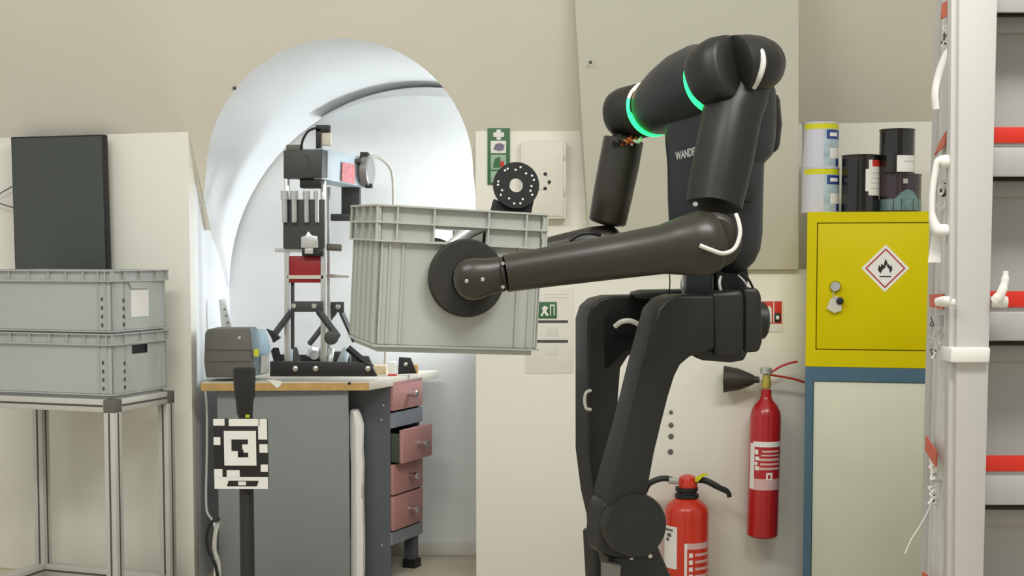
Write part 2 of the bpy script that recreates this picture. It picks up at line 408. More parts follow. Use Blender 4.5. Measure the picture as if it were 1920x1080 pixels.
# --- shoulder yoke
def L(*pts): return [(P(x, y, Y), r * S(Y)) for x, y, Y, r in pts]
yoke = Rb(MB().limb(L((1226, 203, 3.50, 50), (1240, 196, 3.47, 57), (1262, 184, 3.42, 66), (1290, 170, 3.36, 74), (1318, 156, 3.30, 74), (1342, 146, 3.24, 64)), 0, 0, 32), 'shoulder_yoke', M_CHEST, ang=50)
ax = (P(1226, 203, 3.50) - P(1342, 146, 3.24)).normalized()
def led(c, r, a0, a1, tube_r, name, m, axis, par):
    ref = V((0, 0, 1)); u = (ref - axis * ref.dot(axis)).normalized(); q = axis.cross(u)
    n = 24; path = [c + (u * math.cos(a0 + (a1 - a0) * k / n) + q * math.sin(a0 + (a1 - a0) * k / n)) * r for k in range(n + 1)]
    return Rb(MB().tube(path, tube_r, 8), name, m, par=par)
cf = P(1222, 204, 3.505)
led(cf, 0.0655, math.radians(75), math.radians(290), 0.0062, 'led_ring', M_LEDG, ax, yoke)
led(cf, 0.0655, math.radians(-70), math.radians(75), 0.0062, 'led_ring_warm_section', M_LEDW, ax, yoke)
cn = P(1337, 152, 3.215)
led(cn, 0.072, math.radians(68), math.radians(285), 0.0062, 'led_ring', M_LEDG, ax, yoke)
led(cn, 0.072, math.radians(-75), math.radians(68), 0.0062, 'led_ring_warm_section', M_LEDW, ax, yoke)
# --- far arm
Rb(MB().limb(L((1212, 207, 3.52, 46), (1186, 210, 3.55, 49), (1170, 212, 3.57, 47)), 0, 0.75, 28), 'far_shoulder', M_ROBOT, ang=60)
Rb(MB().limb(L((1214, 206, 3.518, 49.5), (1196, 209, 3.54, 50.5)), 0, 0, 28), 'far_shoulder_band', M_JOINT)
fu = Rb(MB().limb(L((1169, 262, 3.56, 37.5), (1160, 310, 3.56, 38), (1148, 370, 3.56, 37), (1139, 416, 3.56, 35)), 0.0, 0.2, 28, e=2.4), 'far_upper_arm', M_ARM, ang=50)
for i in range(5):
    x = 1152 + i * 9
    Rb(cable([P(x - 4, 272, 3.505), P(x, 264 - (i % 2) * 4, 3.50), P(x + 9, 267, 3.50), P(x + 14, 256, 3.52)], 0.004, 6), 'wire', M_COPPER if i in (2, 3) else M_CABLEW if i == 4 else M_JOINT, par=fu)
Rb(MB().lathe([(0.03, -0.03), (0.033, 0), (0.033, 0.02)], P(1172, 256, 3.565), (0.1, 0, 1), 20), 'far_shoulder_pivot', M_JOINT)
Rb(MB().limb(L((1142, 452, 3.57, 30), (1110, 456, 3.565, 31), (1080, 458, 3.56, 26), (1040, 466, 3.56, 24), (950, 490, 3.57, 24), (860, 508, 3.57, 24)), 0.8, 0.5, 24), 'far_forearm', M_ARM, ang=60)
Rb(cable([P(1068, 452, 3.50), P(1085, 440, 3.50), P(1105, 437, 3.50), P(1126, 441, 3.51)], 0.005), 'far_forearm_edge', M_BLACK)
# --- near arm
ns_ = Rb(MB().limb(L((1330, 152, 3.17, 57), (1343, 141, 3.15, 63), (1360, 133, 3.12, 65), (1378, 126, 3.10, 61)), 0.25, 0.12, 36, e=2.4), 'near_shoulder', M_ROBOT, ang=60)
Rb(MB().limb(L((1380, 123, 3.11, 56), (1398, 121, 3.12, 55), (1416, 121, 3.14, 53), (1426, 124, 3.17, 47)), 0.1, 0.85, 28), 'shoulder_back_drum', M_ROBOT, ang=60)
Rb(MB().lathe([(0.0575, 0), (0.0575, 0.05), (0.054, 0.056)], P(1419, 124, 3.225), (0, -1, 0), 32), 'shoulder_disc', M_ROBOT, 0.002)
Rb(cable([P(1414, 82, 3.10), P(1427, 96, 3.07), P(1431, 118, 3.06), P(1425, 142, 3.065), P(1413, 164, 3.085)], 0.0068), 'cable', M_CABLEW)
Rb(MB().limb(L((1440, 190, 3.36, 22), (1444, 235, 3.36, 22), (1442, 270, 3.36, 20)), 0.8, 0.9, 20), 'back_pack', M_ROBOT, ang=60)
ua = Rb(MB().limb(L((1399, 150, 3.16, 42), (1390, 175, 3.15, 47), (1372, 215, 3.13, 51), (1358, 290, 3.11, 51), (1345, 350, 3.10, 50), (1339, 386, 3.09, 48)), 0.5, 0.12, 36, e=2.7), 'near_upper_arm', M_ROBOT, ang=60)
Rb(MB().lathe([(0.006, 0), (0.006, 0.006), (0.004, 0.008)], P(1304, 384, 3.04), (-0.2, -1, 0.1), 12), 'elbow_screw', M_SCREW, par=ua)
fo = Rb(MB().limb(L((1322, 456, 3.02, 62), (1300, 459, 3.02, 60), (1272, 463, 3.02, 53), (1240, 468, 3.02, 46), (1150, 482, 3.01, 42), (1050, 497, 3.0, 38.5), (948, 513, 2.99, 35)), 0.75, 0.0, 36), 'near_forearm', M_ARM, ang=60)
Rb(MB().lathe([(0.058, 0), (0.062, 0.012), (0.062, 0.06), (0.05, 0.07)], P(1330, 452, 3.06), (0, -1, 0), 32), 'elbow_hub', M_ARM, 0.003)
Rb(cable([P(1312, 460, 2.945), P(1332, 468, 2.945), P(1356, 475, 2.95), P(1377, 466, 2.96), P(1387, 442, 2.97), P(1386, 420, 2.98), P(1380, 402, 3.0)], 0.0046), 'cable', M_CABLEW)
Rb(MB().limb(L((947, 513, 2.99, 32), (941, 514, 2.99, 32)), 0, 0, 24), 'wrist_seam', M_JOINT)
hand = Rb(MB().limb(L((942, 514, 2.99, 33), (915, 518, 2.985, 34), (895, 522, 2.98, 39), (880, 525, 2.98, 39)), 0.1, 0.75, 30, flat=0.8), 'wrist_cup', M_ARM, ang=60)
for (x, y) in ((875, 527), (905, 524)):
    Rb(MB().lathe([(0.0042, 0), (0.0042, 0.002), (0.003, 0.003)], P(x, y, 2.938), (0, -1, 0), 10), 'screw', M_SCREW, par=hand)
for y in (494, 538): Rb(MB().lathe([(0.004, 0), (0.004, 0.003)], P(943, y, 2.955), (0, -1, 0), 8), 'screw', M_SCREW, par=hand)
# --- crate frame (needed for the pad)
Ptl = P(707, 382, 3.085); Ptr = P(1030, 401, 3.21); Pbl = P(689, 650, 3.085)
cu_ = (Ptr - Ptl); CLn = cu_.length; cu_.normalize()
cdn = (Pbl - Ptl); cdn = (cdn - cu_ * cdn.dot(cu_)); CH = cdn.length; cdn.normalize()
cup = -cdn; cw = cup.cross(cu_)
if cw.y < 0: cw = -cw
CD = 0.30
pc_ = P(872, 521, 3.10)
nrm = -cw
# pad sits flat on the crate wall
pp = RP(872, 521, Ptl - cw * -0.001, cw)
pad = Rb(MB().lathe([(0.086, 0.0), (0.0885, 0.004), (0.0885, 0.018), (0.085, 0.022)], pp + nrm * 0.001, nrm, 48), 'grip_pad', M_PAD, label='round dark foam grip pad pressed on the crate')
Rb(MB().lathe([(0.05, 0.02), (0.046, 0.04), (0.04, 0.075)], pp + nrm * 0.001 + V((0.012, 0, -0.002)), nrm, 32), 'pad_mount', M_JOINT)
fp = pp + cw * (CD + 0.001)
Rb(MB().lathe([(0.086, 0.0), (0.0885, 0.004), (0.0885, 0.018), (0.05, 0.022), (0.04, 0.075)], fp, cw, 48), 'far_grip_pad', M_PAD)
# --- waist and pelvis
Rb(pxprism([(1288, 500), (1338, 500), (1334, 556), (1286, 556)], 3.30, 0.07), 'waist_bracket', M_CHEST, 0.006)
Rb(pxprism([(1340, 490), (1400, 488), (1405, 520), (1395, 556), (1340, 556)], 3.32, 0.1), 'waist_column', M_BLACK, 0.008)
for pts, r, m in (([(1255, 512, 3.25), (1256, 530, 3.26), (1254, 552, 3.28)], 0.0016, M_BLACK), ([(1280, 515, 3.25), (1277, 532, 3.25), (1281, 552, 3.27)], 0.003, M_CABLEW),
                  ([(1352, 518, 3.30), (1349, 530, 3.29), (1352, 546, 3.29)], 0.0035, M_CABLEW), ([(1388, 512, 3.30), (1402, 522, 3.29), (1412, 540, 3.30)], 0.003, M_BLACK), ([(1384, 516, 3.30), (1396, 528, 3.29), (1404, 544, 3.30)], 0.002, M_CABLEW)):
    Rb(cable([P(*p) for p in pts], r, 6), 'cable', m)
pel = Rb(pxprism([(1335, 548), (1392, 543), (1396, 556), (1396, 660), (1380, 668), (1338, 668)], 3.20, 0.24), 'pelvis', M_ROBOT, 0.012)
Rb(pxprism([(1394, 540), (1420, 540), (1428, 552), (1430, 640), (1424, 660), (1394, 662)], 3.215, 0.22), 'pelvis_rear', M_ROBOT, 0.012)
Rb(MB().lathe([(0.044, -0.03), (0.044, 0.01), (0.036, 0.016)], P(1424, 601, 3.32), (1, 0.1, 0), 28), 'hip_motor_cap', M_ROBOT)
Rb(pxprism([(1300, 655), (1405, 655), (1395, 676), (1370, 680), (1318, 676), (1302, 670)], 3.22, 0.18), 'pelvis_underside', M_BLACK, 0.006)
Rb(pxprism([(1186, 550), (1205, 545), (1300, 543), (1300, 560), (1192, 560)], 3.42, 0.12), 'hip_bridge', M_ROBOT, 0.006)
# --- legs: outlines on a plane turned 18 degrees, with real thickness
lat = V((-0.25, 0.968, 0)).normalized()
def leg(outline, base, thick, name, bev):
    n = -lat; p0 = P(*base); pts = [RP(x, y, p0, n) for x, y in outline]
    return Rb(MB().prism(pts, lat * thick), name, M_ROBOT, bev, seg=4, ang=40)
near_out = [(1228, 605), (1236, 580), (1252, 562), (1275, 553), (1340, 553), (1343, 560), (1343, 655), (1318, 662), (1295, 669), (1277, 684), (1266, 706), (1254, 745), (1240, 800), (1228, 850), (1218, 905), (1208, 950), (1150, 965), (1140, 935), (1152, 890), (1178, 800), (1205, 690)]
nl = leg(near_out, (1250, 700, 3.17), 0.115, 'near_thigh', 0.026)
far_out = [(1102, 600), (1110, 575), (1126, 561), (1150, 555), (1230, 553), (1235, 560), (1235, 640), (1200, 655), (1178, 668), (1164, 690), (1160, 740), (1158, 820), (1156, 930), (1150, 1000), (1128, 1000), (1112, 930), (1102, 850)]
fl_ = leg(far_out, (1150, 700, 3.50), 0.11, 'far_thigh', 0.024)
Rb(pxprism([(1128, 600), (1150, 582), (1200, 578), (1200, 650), (1170, 660), (1140, 690), (1126, 690)], 3.494, 0.008), 'far_thigh_recess_shade', mat('recess_shade_black', (12, 12, 12), 0.7, spec=0.2), 0.002, par=fl_)  # thin dark plate stands in for the shaded hollow of the thigh
Rb(cable([P(1153, 612, 3.47), P(1166, 603, 3.46), P(1184, 602, 3.46), P(1200, 610, 3.47)], 0.0065), 'cable', M_CABLEW, par=fl_)
Rb(cable([P(1108, 732, 3.47), P(1099, 736, 3.465), P(1096, 750, 3.465), P(1099, 765, 3.465), P(1108, 768, 3.47)], 0.004), 'clip', M_CABLEW, par=fl_)
# knees, shins, feet
def knee(c, r, name):
    return Rb(MB().lathe([(r * 0.95, -0.13), (r, -0.12), (r, 0.012), (r * 0.95, 0.02)], c, -lat, 40), name, M_ROBOT, ang=40)
kn = RP(1188, 984, P(1190, 984, 3.16), lat)
knee(kn, 62 * S(3.16), 'near_knee')
leg([(1128, 950), (1150, 925), (1215, 940), (1200, 1045), (1150, 1050), (1124, 1038), (1122, 1000)], (1188, 984, 3.175), 0.10, 'near_knee_housing', 0.012)
sh = leg([(1140, 1040), (1150, 1020), (1230, 1010), (1242, 1040), (1262, 1085), (1280, 1200), (1262, 1400), (1222, 1400), (1196, 1200), (1150, 1085)], (1188, 984, 3.185), 0.09, 'near_shin', 0.012)
Rb(pxprism([(1128, 1056), (1165, 1060), (1160, 1120), (1128, 1115)], 3.15, 0.03), 'shin_bracket', M_DEVICE, 0.003)
for (x, y) in ((1184, 1045), (1219, 1042)):
    Rb(MB().lathe([(0.005, 0), (0.005, 0.004), (0.003, 0.005)], P(x, y, 3.168), (0, -1, 0), 10), 'screw', M_SCREW, par=sh)
kf = RP(1172, 992, P(1172, 992, 3.52), lat)
knee(kf, 42 * S(3.52), 'far_knee')
leg([(1110, 1000), (1180, 1000), (1200, 1180), (1190, 1330), (1150, 1330), (1120, 1180)], (1140, 985, 3.52), 0.09, 'far_shin', 0.012)
def foot(cx, Y, name, ztop):
    mb = MB(); cxm = P(cx, 900, Y).x
    mb.prism([(cxm - 0.19, Y, 0.0), (cxm + 0.08, Y, 0.0), (cxm + 0.09, Y, 0.05), (cxm + 0.05, Y, ztop), (cxm - 0.05, Y, ztop), (cxm - 0.19, Y, 0.045)], (0, 0.1, 0))
    Rb(mb, name, M_BLACK, 0.01)
foot(1245, 3.17, 'near_foot', P(1240, 1390, 3.185).z + 0.02); foot(1172, 3.52, 'far_foot', P(1170, 1320, 3.52).z + 0.02)

# ================================================================ EURO CRATES
def crate(root, M, Ln, D, H, hand_slots=True, fins=(0.0, 0.12, 0.33, 0.645, 0.87, 1.0), m=M_CRATE, lid_sag=False, ribz=None, holes=False):
    """local frame: x length, y depth, z up, origin lower near left corner of the rim outline"""
    e = 0.012; t = 0.004
    pitch = 0.125 * H if ribz is None else ribz
    R = [H - 0.004, H - pitch, H - 2 * pitch] if ribz is None else [H - 0.004, H - pitch]
    zs0, zs1 = (R[-1] + 0.006, R[-2] - 0.006)
    b = MB(M)
    x0, x1, y0, y1 = e, Ln - e, e, D - e
    b.box(x0, x1, y0, y1, 0.012, 0.018)
    if hand_slots:
        s0, s1 = Ln * 0.335, Ln * 0.64
        for (ya, yb) in ((y0, y0 + t), (y1 - t, y1)):
            b.box(x0, x1, ya, yb, 0.012, zs0); b.box(x0, x1, ya, yb, zs1, H)
            b.box(x0, s0, ya, yb, zs0, zs1); b.box(s1, x1, ya, yb, zs0, zs1)
    else:
        b.box(x0, x1, y0, y0 + t, 0.012, H); b.box(x0, x1, y1 - t, y1, 0.012, H)
    b.box(x0, x0 + t, y0, y1, 0.012, H)
    if holes:
        a0, a1 = D * 0.36, D * 0.64; h0, h1 = H * 0.66, H * 0.80
        b.box(x1 - t, x1, y0, y1, 0.012, h0); b.box(x1 - t, x1, y0, y1, h1, H); b.box(x1 - t, x1, y0, a0, h0, h1); b.box(x1 - t, x1, a1, y1, h0, h1)
    else: b.box(x1 - t, x1, y0, y1, 0.012, H)
    body = build(b, 'body', m, root, 0)
    r = MB(M)
    for z in R:
        r.box(0, Ln, 0, e, z, z + 0.004); r.box(0, Ln, D - e, D, z, z + 0.004); r.box(0, e, e, D - e, z, z + 0.004); r.box(Ln - e, Ln, e, D - e, z, z + 0.004)
    build(r, 'rim', m, root)
    zl = R[-1]; fb = []; gb = []
    for u in fins:
        xx = min(max(u * Ln, 0.003), Ln - 0.003)
        fb += [(xx - 0.0018, xx + 0.0018, 0.001, e, zl, H), (xx - 0.0018, xx + 0.0018, D - e, D - 0.001, zl, H)]
    for u in (0.02, 0.22, 0.5, 0.78, 0.98):
        yy = u * D
        fb += [(0.001, e, yy - 0.0018, yy + 0.0018, zl, H), (Ln - e, Ln - 0.001, yy - 0.0018, yy + 0.0018, zl, H)]
    for xx in ((0.018, 0.036, 0.066, Ln - 0.066, Ln - 0.036, Ln - 0.018) if hand_slots else (0.036, Ln - 0.066, Ln - 0.036)):
        for ya, yb in ((e - 0.005, e), (D - e, D - e + 0.005)): gb.append((xx - 0.0018, xx + 0.0018, ya, yb, 0.02, zl))
    for u in ((0.07, 0.24, 0.42, 0.60, 0.78, 0.93) if hand_slots else (0.08, 0.25, 0.93)):
        for xa, xb in ((e - 0.005, e), (Ln - e, Ln - e + 0.005)): gb.append((xa, xb, u * D - 0.002, u * D + 0.002, 0.02, zl))
    for bs, nm in ((fb, 'rim_fin'), (gb, 'wall_rib')):
        for q in bs: build(MB(M).box(*q), nm, m, root)
    s = MB(M)
    s.box(0.006, Ln - 0.006, 0.006, D - 0.006, 0.012, 0.016); s.box(0.02, Ln - 0.02, 0.02, D - 0.02, 0.0, 0.012)
    build(s, 'base', m, root)
    return body
Mc = frame(Ptl + cdn * CH - cdn * -0.012, cu_, cw, cup)
hc = thing('storage_crate', Mc @ V((CLn / 2, CD / 2, 0)), 'grey ribbed plastic crate held in the air by the robot', 'crate')
crate(hc, Mc, CLn, CD, CH + 0.012)

# perforated disc part standing in the held crate, above its rim
fn = V((0.12, -0.99, 0.03)).normalized(); fc = P(967, 348, 3.33)
pt = thing('perforated_disc_part', P(950, 600, 3.34), 'black perforated disc with a round hole sticking out of the held crate', 'machine part')
Pt = lambda mb, n, m, bev=0.0, par=None: build(mb, n, m, par or pt, bev)
def flange(c, n, R, r0, thick, holes):
    mb = MB(); ref = V((1, 0, 0)); u = (ref - n * ref.dot(n)).normalized(); q = n.cross(u); seg = 40
    pr = [(r0, 0), (R, 0), (R, thick), (r0, thick)]
    rings = [[c + n * h + (u * math.cos(2 * PI * k / seg) + q * math.sin(2 * PI * k / seg)) * r for k in range(seg)] for r, h in pr]
    rings.append(rings[0]); mb.rings(rings, cap=False); return mb, u, q
mb, fu_, fq_ = flange(fc, fn, 43 * S(3.33), 13 * S(3.33), 0.012, 0)
fl = Pt(mb, 'disc', M_BLACK)
random.seed(3)
for k in range(22):
    a = 2 * PI * k / 22 + random.uniform(-0.1, 0.1); r = (0.80 if k % 3 else 0.66) * 43 * S(3.33)
    if k % 5 == 4: continue
    c = fc + (fu_ * math.cos(a) + fq_ * math.sin(a)) * r + fn * 0.0118
    Pt(MB().lathe([(0.0027, 0), (0.0027, 0.0012), (0.0018, 0.0016)], c, fn, 8), 'bolt', M_PAPER, par=fl)  # white discs stand in for bright holes through the plate
Pt(pxprism([(925, 372), (940, 378), (990, 378), (1002, 372), (996, 400), (970, 440), (955, 625), (890, 621), (905, 440), (918, 400)], 3.335, 0.02), 'bracket', M_BLACK, 0.004)
Pt(MB().limb(L((838, 470, 3.28, 13), (880, 434, 3.30, 13), (915, 418, 3.32, 13)), 0.5, 0.3, 18), 'tube', M_SILVER)
mb, a_, b_ = flange(P(1014, 340, 3.36), fn, 17 * S(3.36), 14 * S(3.36), 0.004, 0)
ring = Pt(mb, 'cable_ring', M_CABLEW)
for t in (60, -5, -60):
    a = math.radians(t); c = P(1014, 340, 3.36) + (a_ * math.cos(a) + b_ * math.sin(a)) * 15.5 * S(3.36) + fn * 0.003
    Pt(MB().lathe([(0.0045, 0), (0.0045, 0.004), (0.002, 0.005)], c, fn, 8), 'clip', M_BLACK, par=ring)

# ================================================================ LEFT BENCH, CRATES, MONITOR
B0 = V((-1.368, 4.745, 0)); bu = dA; bv = -nA      # bu runs left, bv runs away from the camera
BL, BD, BH = 0.60, 0.37, 0.755
Mb = frame(B0, -bu, bv, V((0, 0, 1))) @ Matrix.Translation((-BL, 0, 0))
ft = thing('profile_frame_table', Mb @ V((BL / 2, BD / 2, 0)), 'low table of silver aluminium profiles under two stacked crates', 'table')
s = 0.044
def profile(x0, x1, y0, y1, z0, z1, name, axis):
    q = build(MB(Mb).box(x0, x1, y0, y1, z0, z1), name, M_ALU, ft, 0.002)
    g = MB(Mb); c = lambda a, b, k: a + (b - a) * k
    e = 0.0008
    if axis == 'x':
        g.box(x0 + 0.002, x1 - 0.002, y0 - e, y0 + 0.001, c(z0, z1, .42), c(z0, z1, .58)); g.box(x0 + 0.002, x1 - 0.002, y1 - 0.001, y1 + e, c(z0, z1, .42), c(z0, z1, .58))
    elif axis == 'y':
        g.box(x0 - e, x0 + 0.001, y0 + 0.002, y1 - 0.002, c(z0, z1, .42), c(z0, z1, .58)); g.box(x1 - 0.001, x1 + e, y0 + 0.002, y1 - 0.002, c(z0, z1, .42), c(z0, z1, .58))
    else:
        g.box(c(x0, x1, .42), c(x0, x1, .58), y0 - e, y1 + e, z0 + 0.002, z1 - 0.002); g.box(x0 - e, x1 + e, c(y0, y1, .42), c(y0, y1, .58), z0 + 0.002, z1 - 0.002)
    build(g, 'groove', M_GROOVE, q)
for x in (0, BL - s):
    for y in (0, BD - s): profile(x, x + s, y, y + s, 0, BH - s, 'leg', 'z')
for y in (0, BD - s): profile(s, BL - s, y, y + s, BH - s, BH, 'rail', 'x')
for x in (0, BL - s): profile(x, x + s, s, BD - s, BH - s, BH, 'rail', 'y')
profile(s, BL - s, BD - s, BD, 0.03, 0.03 + s, 'lower_rail', 'x')
for x in (0, BL - s): profile(x, x + s, s, BD - s, 0.03, 0.03 + s, 'lower_rail', 'y')
for x in (0, BL - s):
    for y in (0, BD - s): build(MB(Mb).box(x - 0.001, x + s + 0.001, y - 0.001, y + s + 0.001, BH - s - 0.001, BH), 'corner_cube', M_DEVICE, ft, 0.003)
build(MB(Mb).box(s, BL - s, s, BD - s, BH - 0.012, BH - 0.001), 'table_board', M_GROOVE, ft)
CHt = 0.226; CW = 0.35
labels = ('lower grey crate with a black hand hole, standing on the profile table', 'upper grey crate with a blank white label on its end')
for i in range(2):
    Mk = Mb @ Matrix.Translation((BL - 0.008 - 0.6, 0.012, BH + i * (CHt - 0.006)))
    r = thing('storage_crate', Mk @ V((0.3, CW / 2, 0)), labels[i], 'crate', 'stacked crates on the profile table')
    crate(r, Mk, 0.6, CW, CHt, False, (0.01, 0.14, 0.28, 0.42, 0.56, 0.68, 0.8, 0.9, 0.95, 0.99), M_CRATE2, ribz=0.04, holes=(i == 0))
    h = MB(Mk)
    for k in range(4):
        h.box(0.6 - 0.055, 0.6 - 0.047, 0.0105, 0.0125, 0.03 + k * 0.03, 0.042 + k * 0.03); h.box(0.6 - 0.0125, 0.6 - 0.0105, 0.075, 0.085, 0.03 + k * 0.028, 0.042 + k * 0.028)
    build(h, 'drain_slots', M_GROOVE, r, kind='stuff')
    if i == 0:
        k_ = MB(Mk); k_.box(0.6 - 0.09, 0.6 - 0.02, CW * 0.33, CW * 0.67, CHt * 0.6, CHt * 0.82); build(k_, 'hand_hole_dark_block', M_BLACK, r)  # black block gives the hand hole its dark inside
    if i == 1:
        build(MB(Mk).box(0.6 - 0.0125, 0.6 - 0.0105, CW * 0.36, CW * 0.66, 0.06, 0.155), 'label_sheet', M_PAPER, r)
        k_ = MB(Mk); k_.prism([(0.6 - 0.012, CW * 0.3, 0.185), (0.6 - 0.012, CW * 0.7, 0.185), (0.6 - 0.012, CW * 0.64, 0.16), (0.6 - 0.012, CW * 0.36, 0.16)], (0.006, 0, 0)); build(k_, 'grip_bulge', M_CRATE2, r)
# monitor on the wall panel
mp = A0 + nA * 0.07
cs = [RP(x, y, mp, nA) for x, y in ((28, 509), (201, 507), (193, 252), (20, 257))]
mon = thing('wall_monitor', cs[0].lerp(cs[1], 0.5) - nA * 0.02, 'dark flat monitor hung upright on the wall above the crates', 'monitor')
build(MB().prism(cs, -nA * 0.03), 'housing', M_BLACK, mon, 0.003)
ctr = sum(cs, V()) / 4
build(MB().prism([ctr + (c - ctr) * 0.975 + nA * 0.0012 for c in cs], -nA * 0.0022), 'screen', M_SCREEN, mon)
b1 = ctr - nA * 0.029
mm = MB(frame(b1, -dA, V((0, 0, 1)), nA)); mm.box(-0.07, 0.07, -0.07, 0.07, -0.042, 0.0); build(mm, 'wall_bracket', M_GROOVE, mon)
o = cable([RP(22, 350, mp - nA * 0.04, nA), RP(0, 363, mp - nA * 0.04, nA), RP(-12, 372, mp - nA * 0.045, nA), RP(2, 382, mp - nA * 0.04, nA), RP(24, 389, mp - nA * 0.04, nA)], 0.0025)
tag(build(o, 'cable_loop', M_DEVICE), 'thin grey cable loop sticking out left of the wall monitor', 'cable')

# ================================================================ WORKBENCH IN THE NICHE
ZT = 0.783
def BP(px, Y): return P(px, 700, Y).x
c1 = V((-1.15, 5.11, 0)); c2 = V((BP(692, 5.13), 5.13, 0)); c3 = V((BP(822, 5.66), 5.66, 0)); c4 = V((-1.15, 5.68, 0))
wb = thing('workbench', (c1.x + 0.35, 5.38, 0), 'grey steel workbench with wood edged top and pink drawers inside the arch', 'workbench')
top = build(MB().prism([c + V((0, 0, ZT - 0.032)) for c in (c1, c2, c3, c4)], (0, 0, 0.032)), 'bench_top', M_TOP, wb, 0.003)
build(MB().prism([c + V((0, 0, ZT - 0.03)) for c in (c1 + V((0, -0.004, 0)), c2 + V((0.0, -0.004, 0)), c2 + V((0, 0.002, 0)), c1 + V((0, 0.002, 0)))], (0, 0, 0.027)), 'wood_edge', M_WOOD, top)
build(MB().lathe([(0.006, 0), (0.006, 0.002)], P(655, 719, 5.125), (0, -1, 0), 10), 'edge_screw', M_INK, top)
build(pxprism([(501, 712), (528, 714), (527, 722), (520, 728), (510, 720)], 5.113, 0.004), 'tape_scrap', M_PAPER, top)
zt = ZT - 0.032
xa, xb = P(411, 900, 5.17).x, P(655, 900, 5.17).x
build(MB().box(xa, xb, 5.15, 5.18, 0, zt), 'end_panel', M_GREYBENCH, wb, 0.002)
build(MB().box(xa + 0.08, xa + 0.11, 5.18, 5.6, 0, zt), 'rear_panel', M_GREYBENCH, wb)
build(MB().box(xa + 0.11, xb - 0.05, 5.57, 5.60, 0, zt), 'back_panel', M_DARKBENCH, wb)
dv = (c3 - c2).normalized(); dn = V((dv.y, -dv.x, 0))          # along the drawer fronts; outwards
def on_line(px):
    d = ray(px, 700); k = d.x / d.y; t = (k * c2.y - c2.x) / (dv.x - k * dv.y); return c2 + dv * t
d0 = on_line(736) - dn * 0.012; d1 = on_line(793) - dn * 0.012
DW = (d1 - d0).length
xi = P(658, 900, d0.y + 0.02).x
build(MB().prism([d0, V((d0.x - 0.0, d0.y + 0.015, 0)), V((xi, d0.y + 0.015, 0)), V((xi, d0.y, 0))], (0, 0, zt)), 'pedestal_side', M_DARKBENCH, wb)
Md = frame(d0, dv, -dn, V((0, 0, 1)))    # x along fronts, y into the pedestal
zb_ = 0.145
pb = MB(Md); pb.box(0.0, DW, 0.004, 0.30, zb_, zb_ + 0.02); pb.box(0.0, 0.012, 0.004, 0.30, zb_, zt); pb.box(DW - 0.012, DW, 0.004, 0.30, zb_, zt); pb.box(0, DW, 0.29, 0.30, zb_, zt)
build(pb, 'pedestal_frame', M_RAIL, wb)
build(MB(Md).box(DW - 0.05, DW - 0.005, 0.01, 0.05, 0, zb_), 'pedestal_foot', M_DARKBENCH, wb)
build(MB(Md).box(DW - 0.055, DW, 0.0, 0.055, 0, 0.035), 'rubber_foot', M_BLACK, wb)
def zpx(y): return P(736, y, d0.y).z
spec = [(zpx(771), zpx(716), 0.0), (zpx(868), zpx(806), 0.042), (zpx(929), zpx(872), 0.0), (zpx(996), zpx(932), 0.0)]
for i, (z0, z1, out) in enumerate(spec):
    dr = build(MB(Md).box(0.004, DW - 0.004, -0.012 - out, 0.004 - out, z0, z1), 'drawer', M_DRAWER, wb, 0.002)
    if out:
        q = MB(Md); q.box(0.01, 0.014, 0.004 - out, 0.2, z0, z1 - 0.015); q.box(DW - 0.014, DW - 0.01, 0.004 - out, 0.2, z0, z1 - 0.015); q.box(0.01, DW - 0.01, 0.004 - out, 0.2, z0, z0 + 0.004)
        build(q, 'drawer_box', mat('drawer_dark', (64, 72, 62), 0.6), dr)
    zk = (z0 + z1) / 2
    kc = Md @ V((DW * 0.52, -0.012 - out, zk))
    build(MB().lathe([(0.012, 0), (0.011, 0.014), (0.015, 0.02), (0.015, 0.036), (0.011, 0.04)], kc, dn, 16), 'knob', M_CHROME, dr)
build(MB(Md).box(0.0, DW, -0.008, 0.004, zpx(803), zpx(775)), 'front_rail', M_RAIL, wb)
build(MB(Md).box(0.0, DW, -0.008, 0.004, zpx(1022), zpx(999)), 'front_rail', M_RAIL, wb)
for (x, y) in ((715, 787), (716, 1022), (719, 760)):
    build(MB().lathe([(0.004, 0), (0.004, 0.002)], P(x, y, d0.y - 0.0005), (0, -1, 0), 8), 'rivet', M_SILVER, wb)
# white bag under the bench
mb = MB(); rings = []
for k, (xl, xr, y) in enumerate(((657, 668, 770), (656, 674, 782), (656, 679, 800), (657, 678, 845), (658, 680, 870), (658, 679, 930), (658, 681, 1000), (658, 681, 1075), (657, 680, 1116))):
    a = P(xl, y, 5.2); b = P(xr, y, 5.2)
    z = max(a.z, 0.002)
    rings.append([(a.x, 5.2, z), ((a.x + b.x) / 2, 5.19, z), (b.x, 5.2, z), (b.x, 5.27, z), (a.x, 5.27, z)])
bag = thing('roll_bag', (rings[-1][1][0], 5.23, 0), 'tall white plastic bag standing in the knee space of the workbench', 'bag')
build(mb.rings(rings), 'bag_body', M_PAPER, bag)
for (y0, y1, m) in ((880, 893, M_CANBLUE), (905, 935, M_DEVICE), (975, 1010, M_DEVBLUE)):
    build(pxbox(673, 679, y0, y1, 5.199, 0.002), 'print', m, bag)

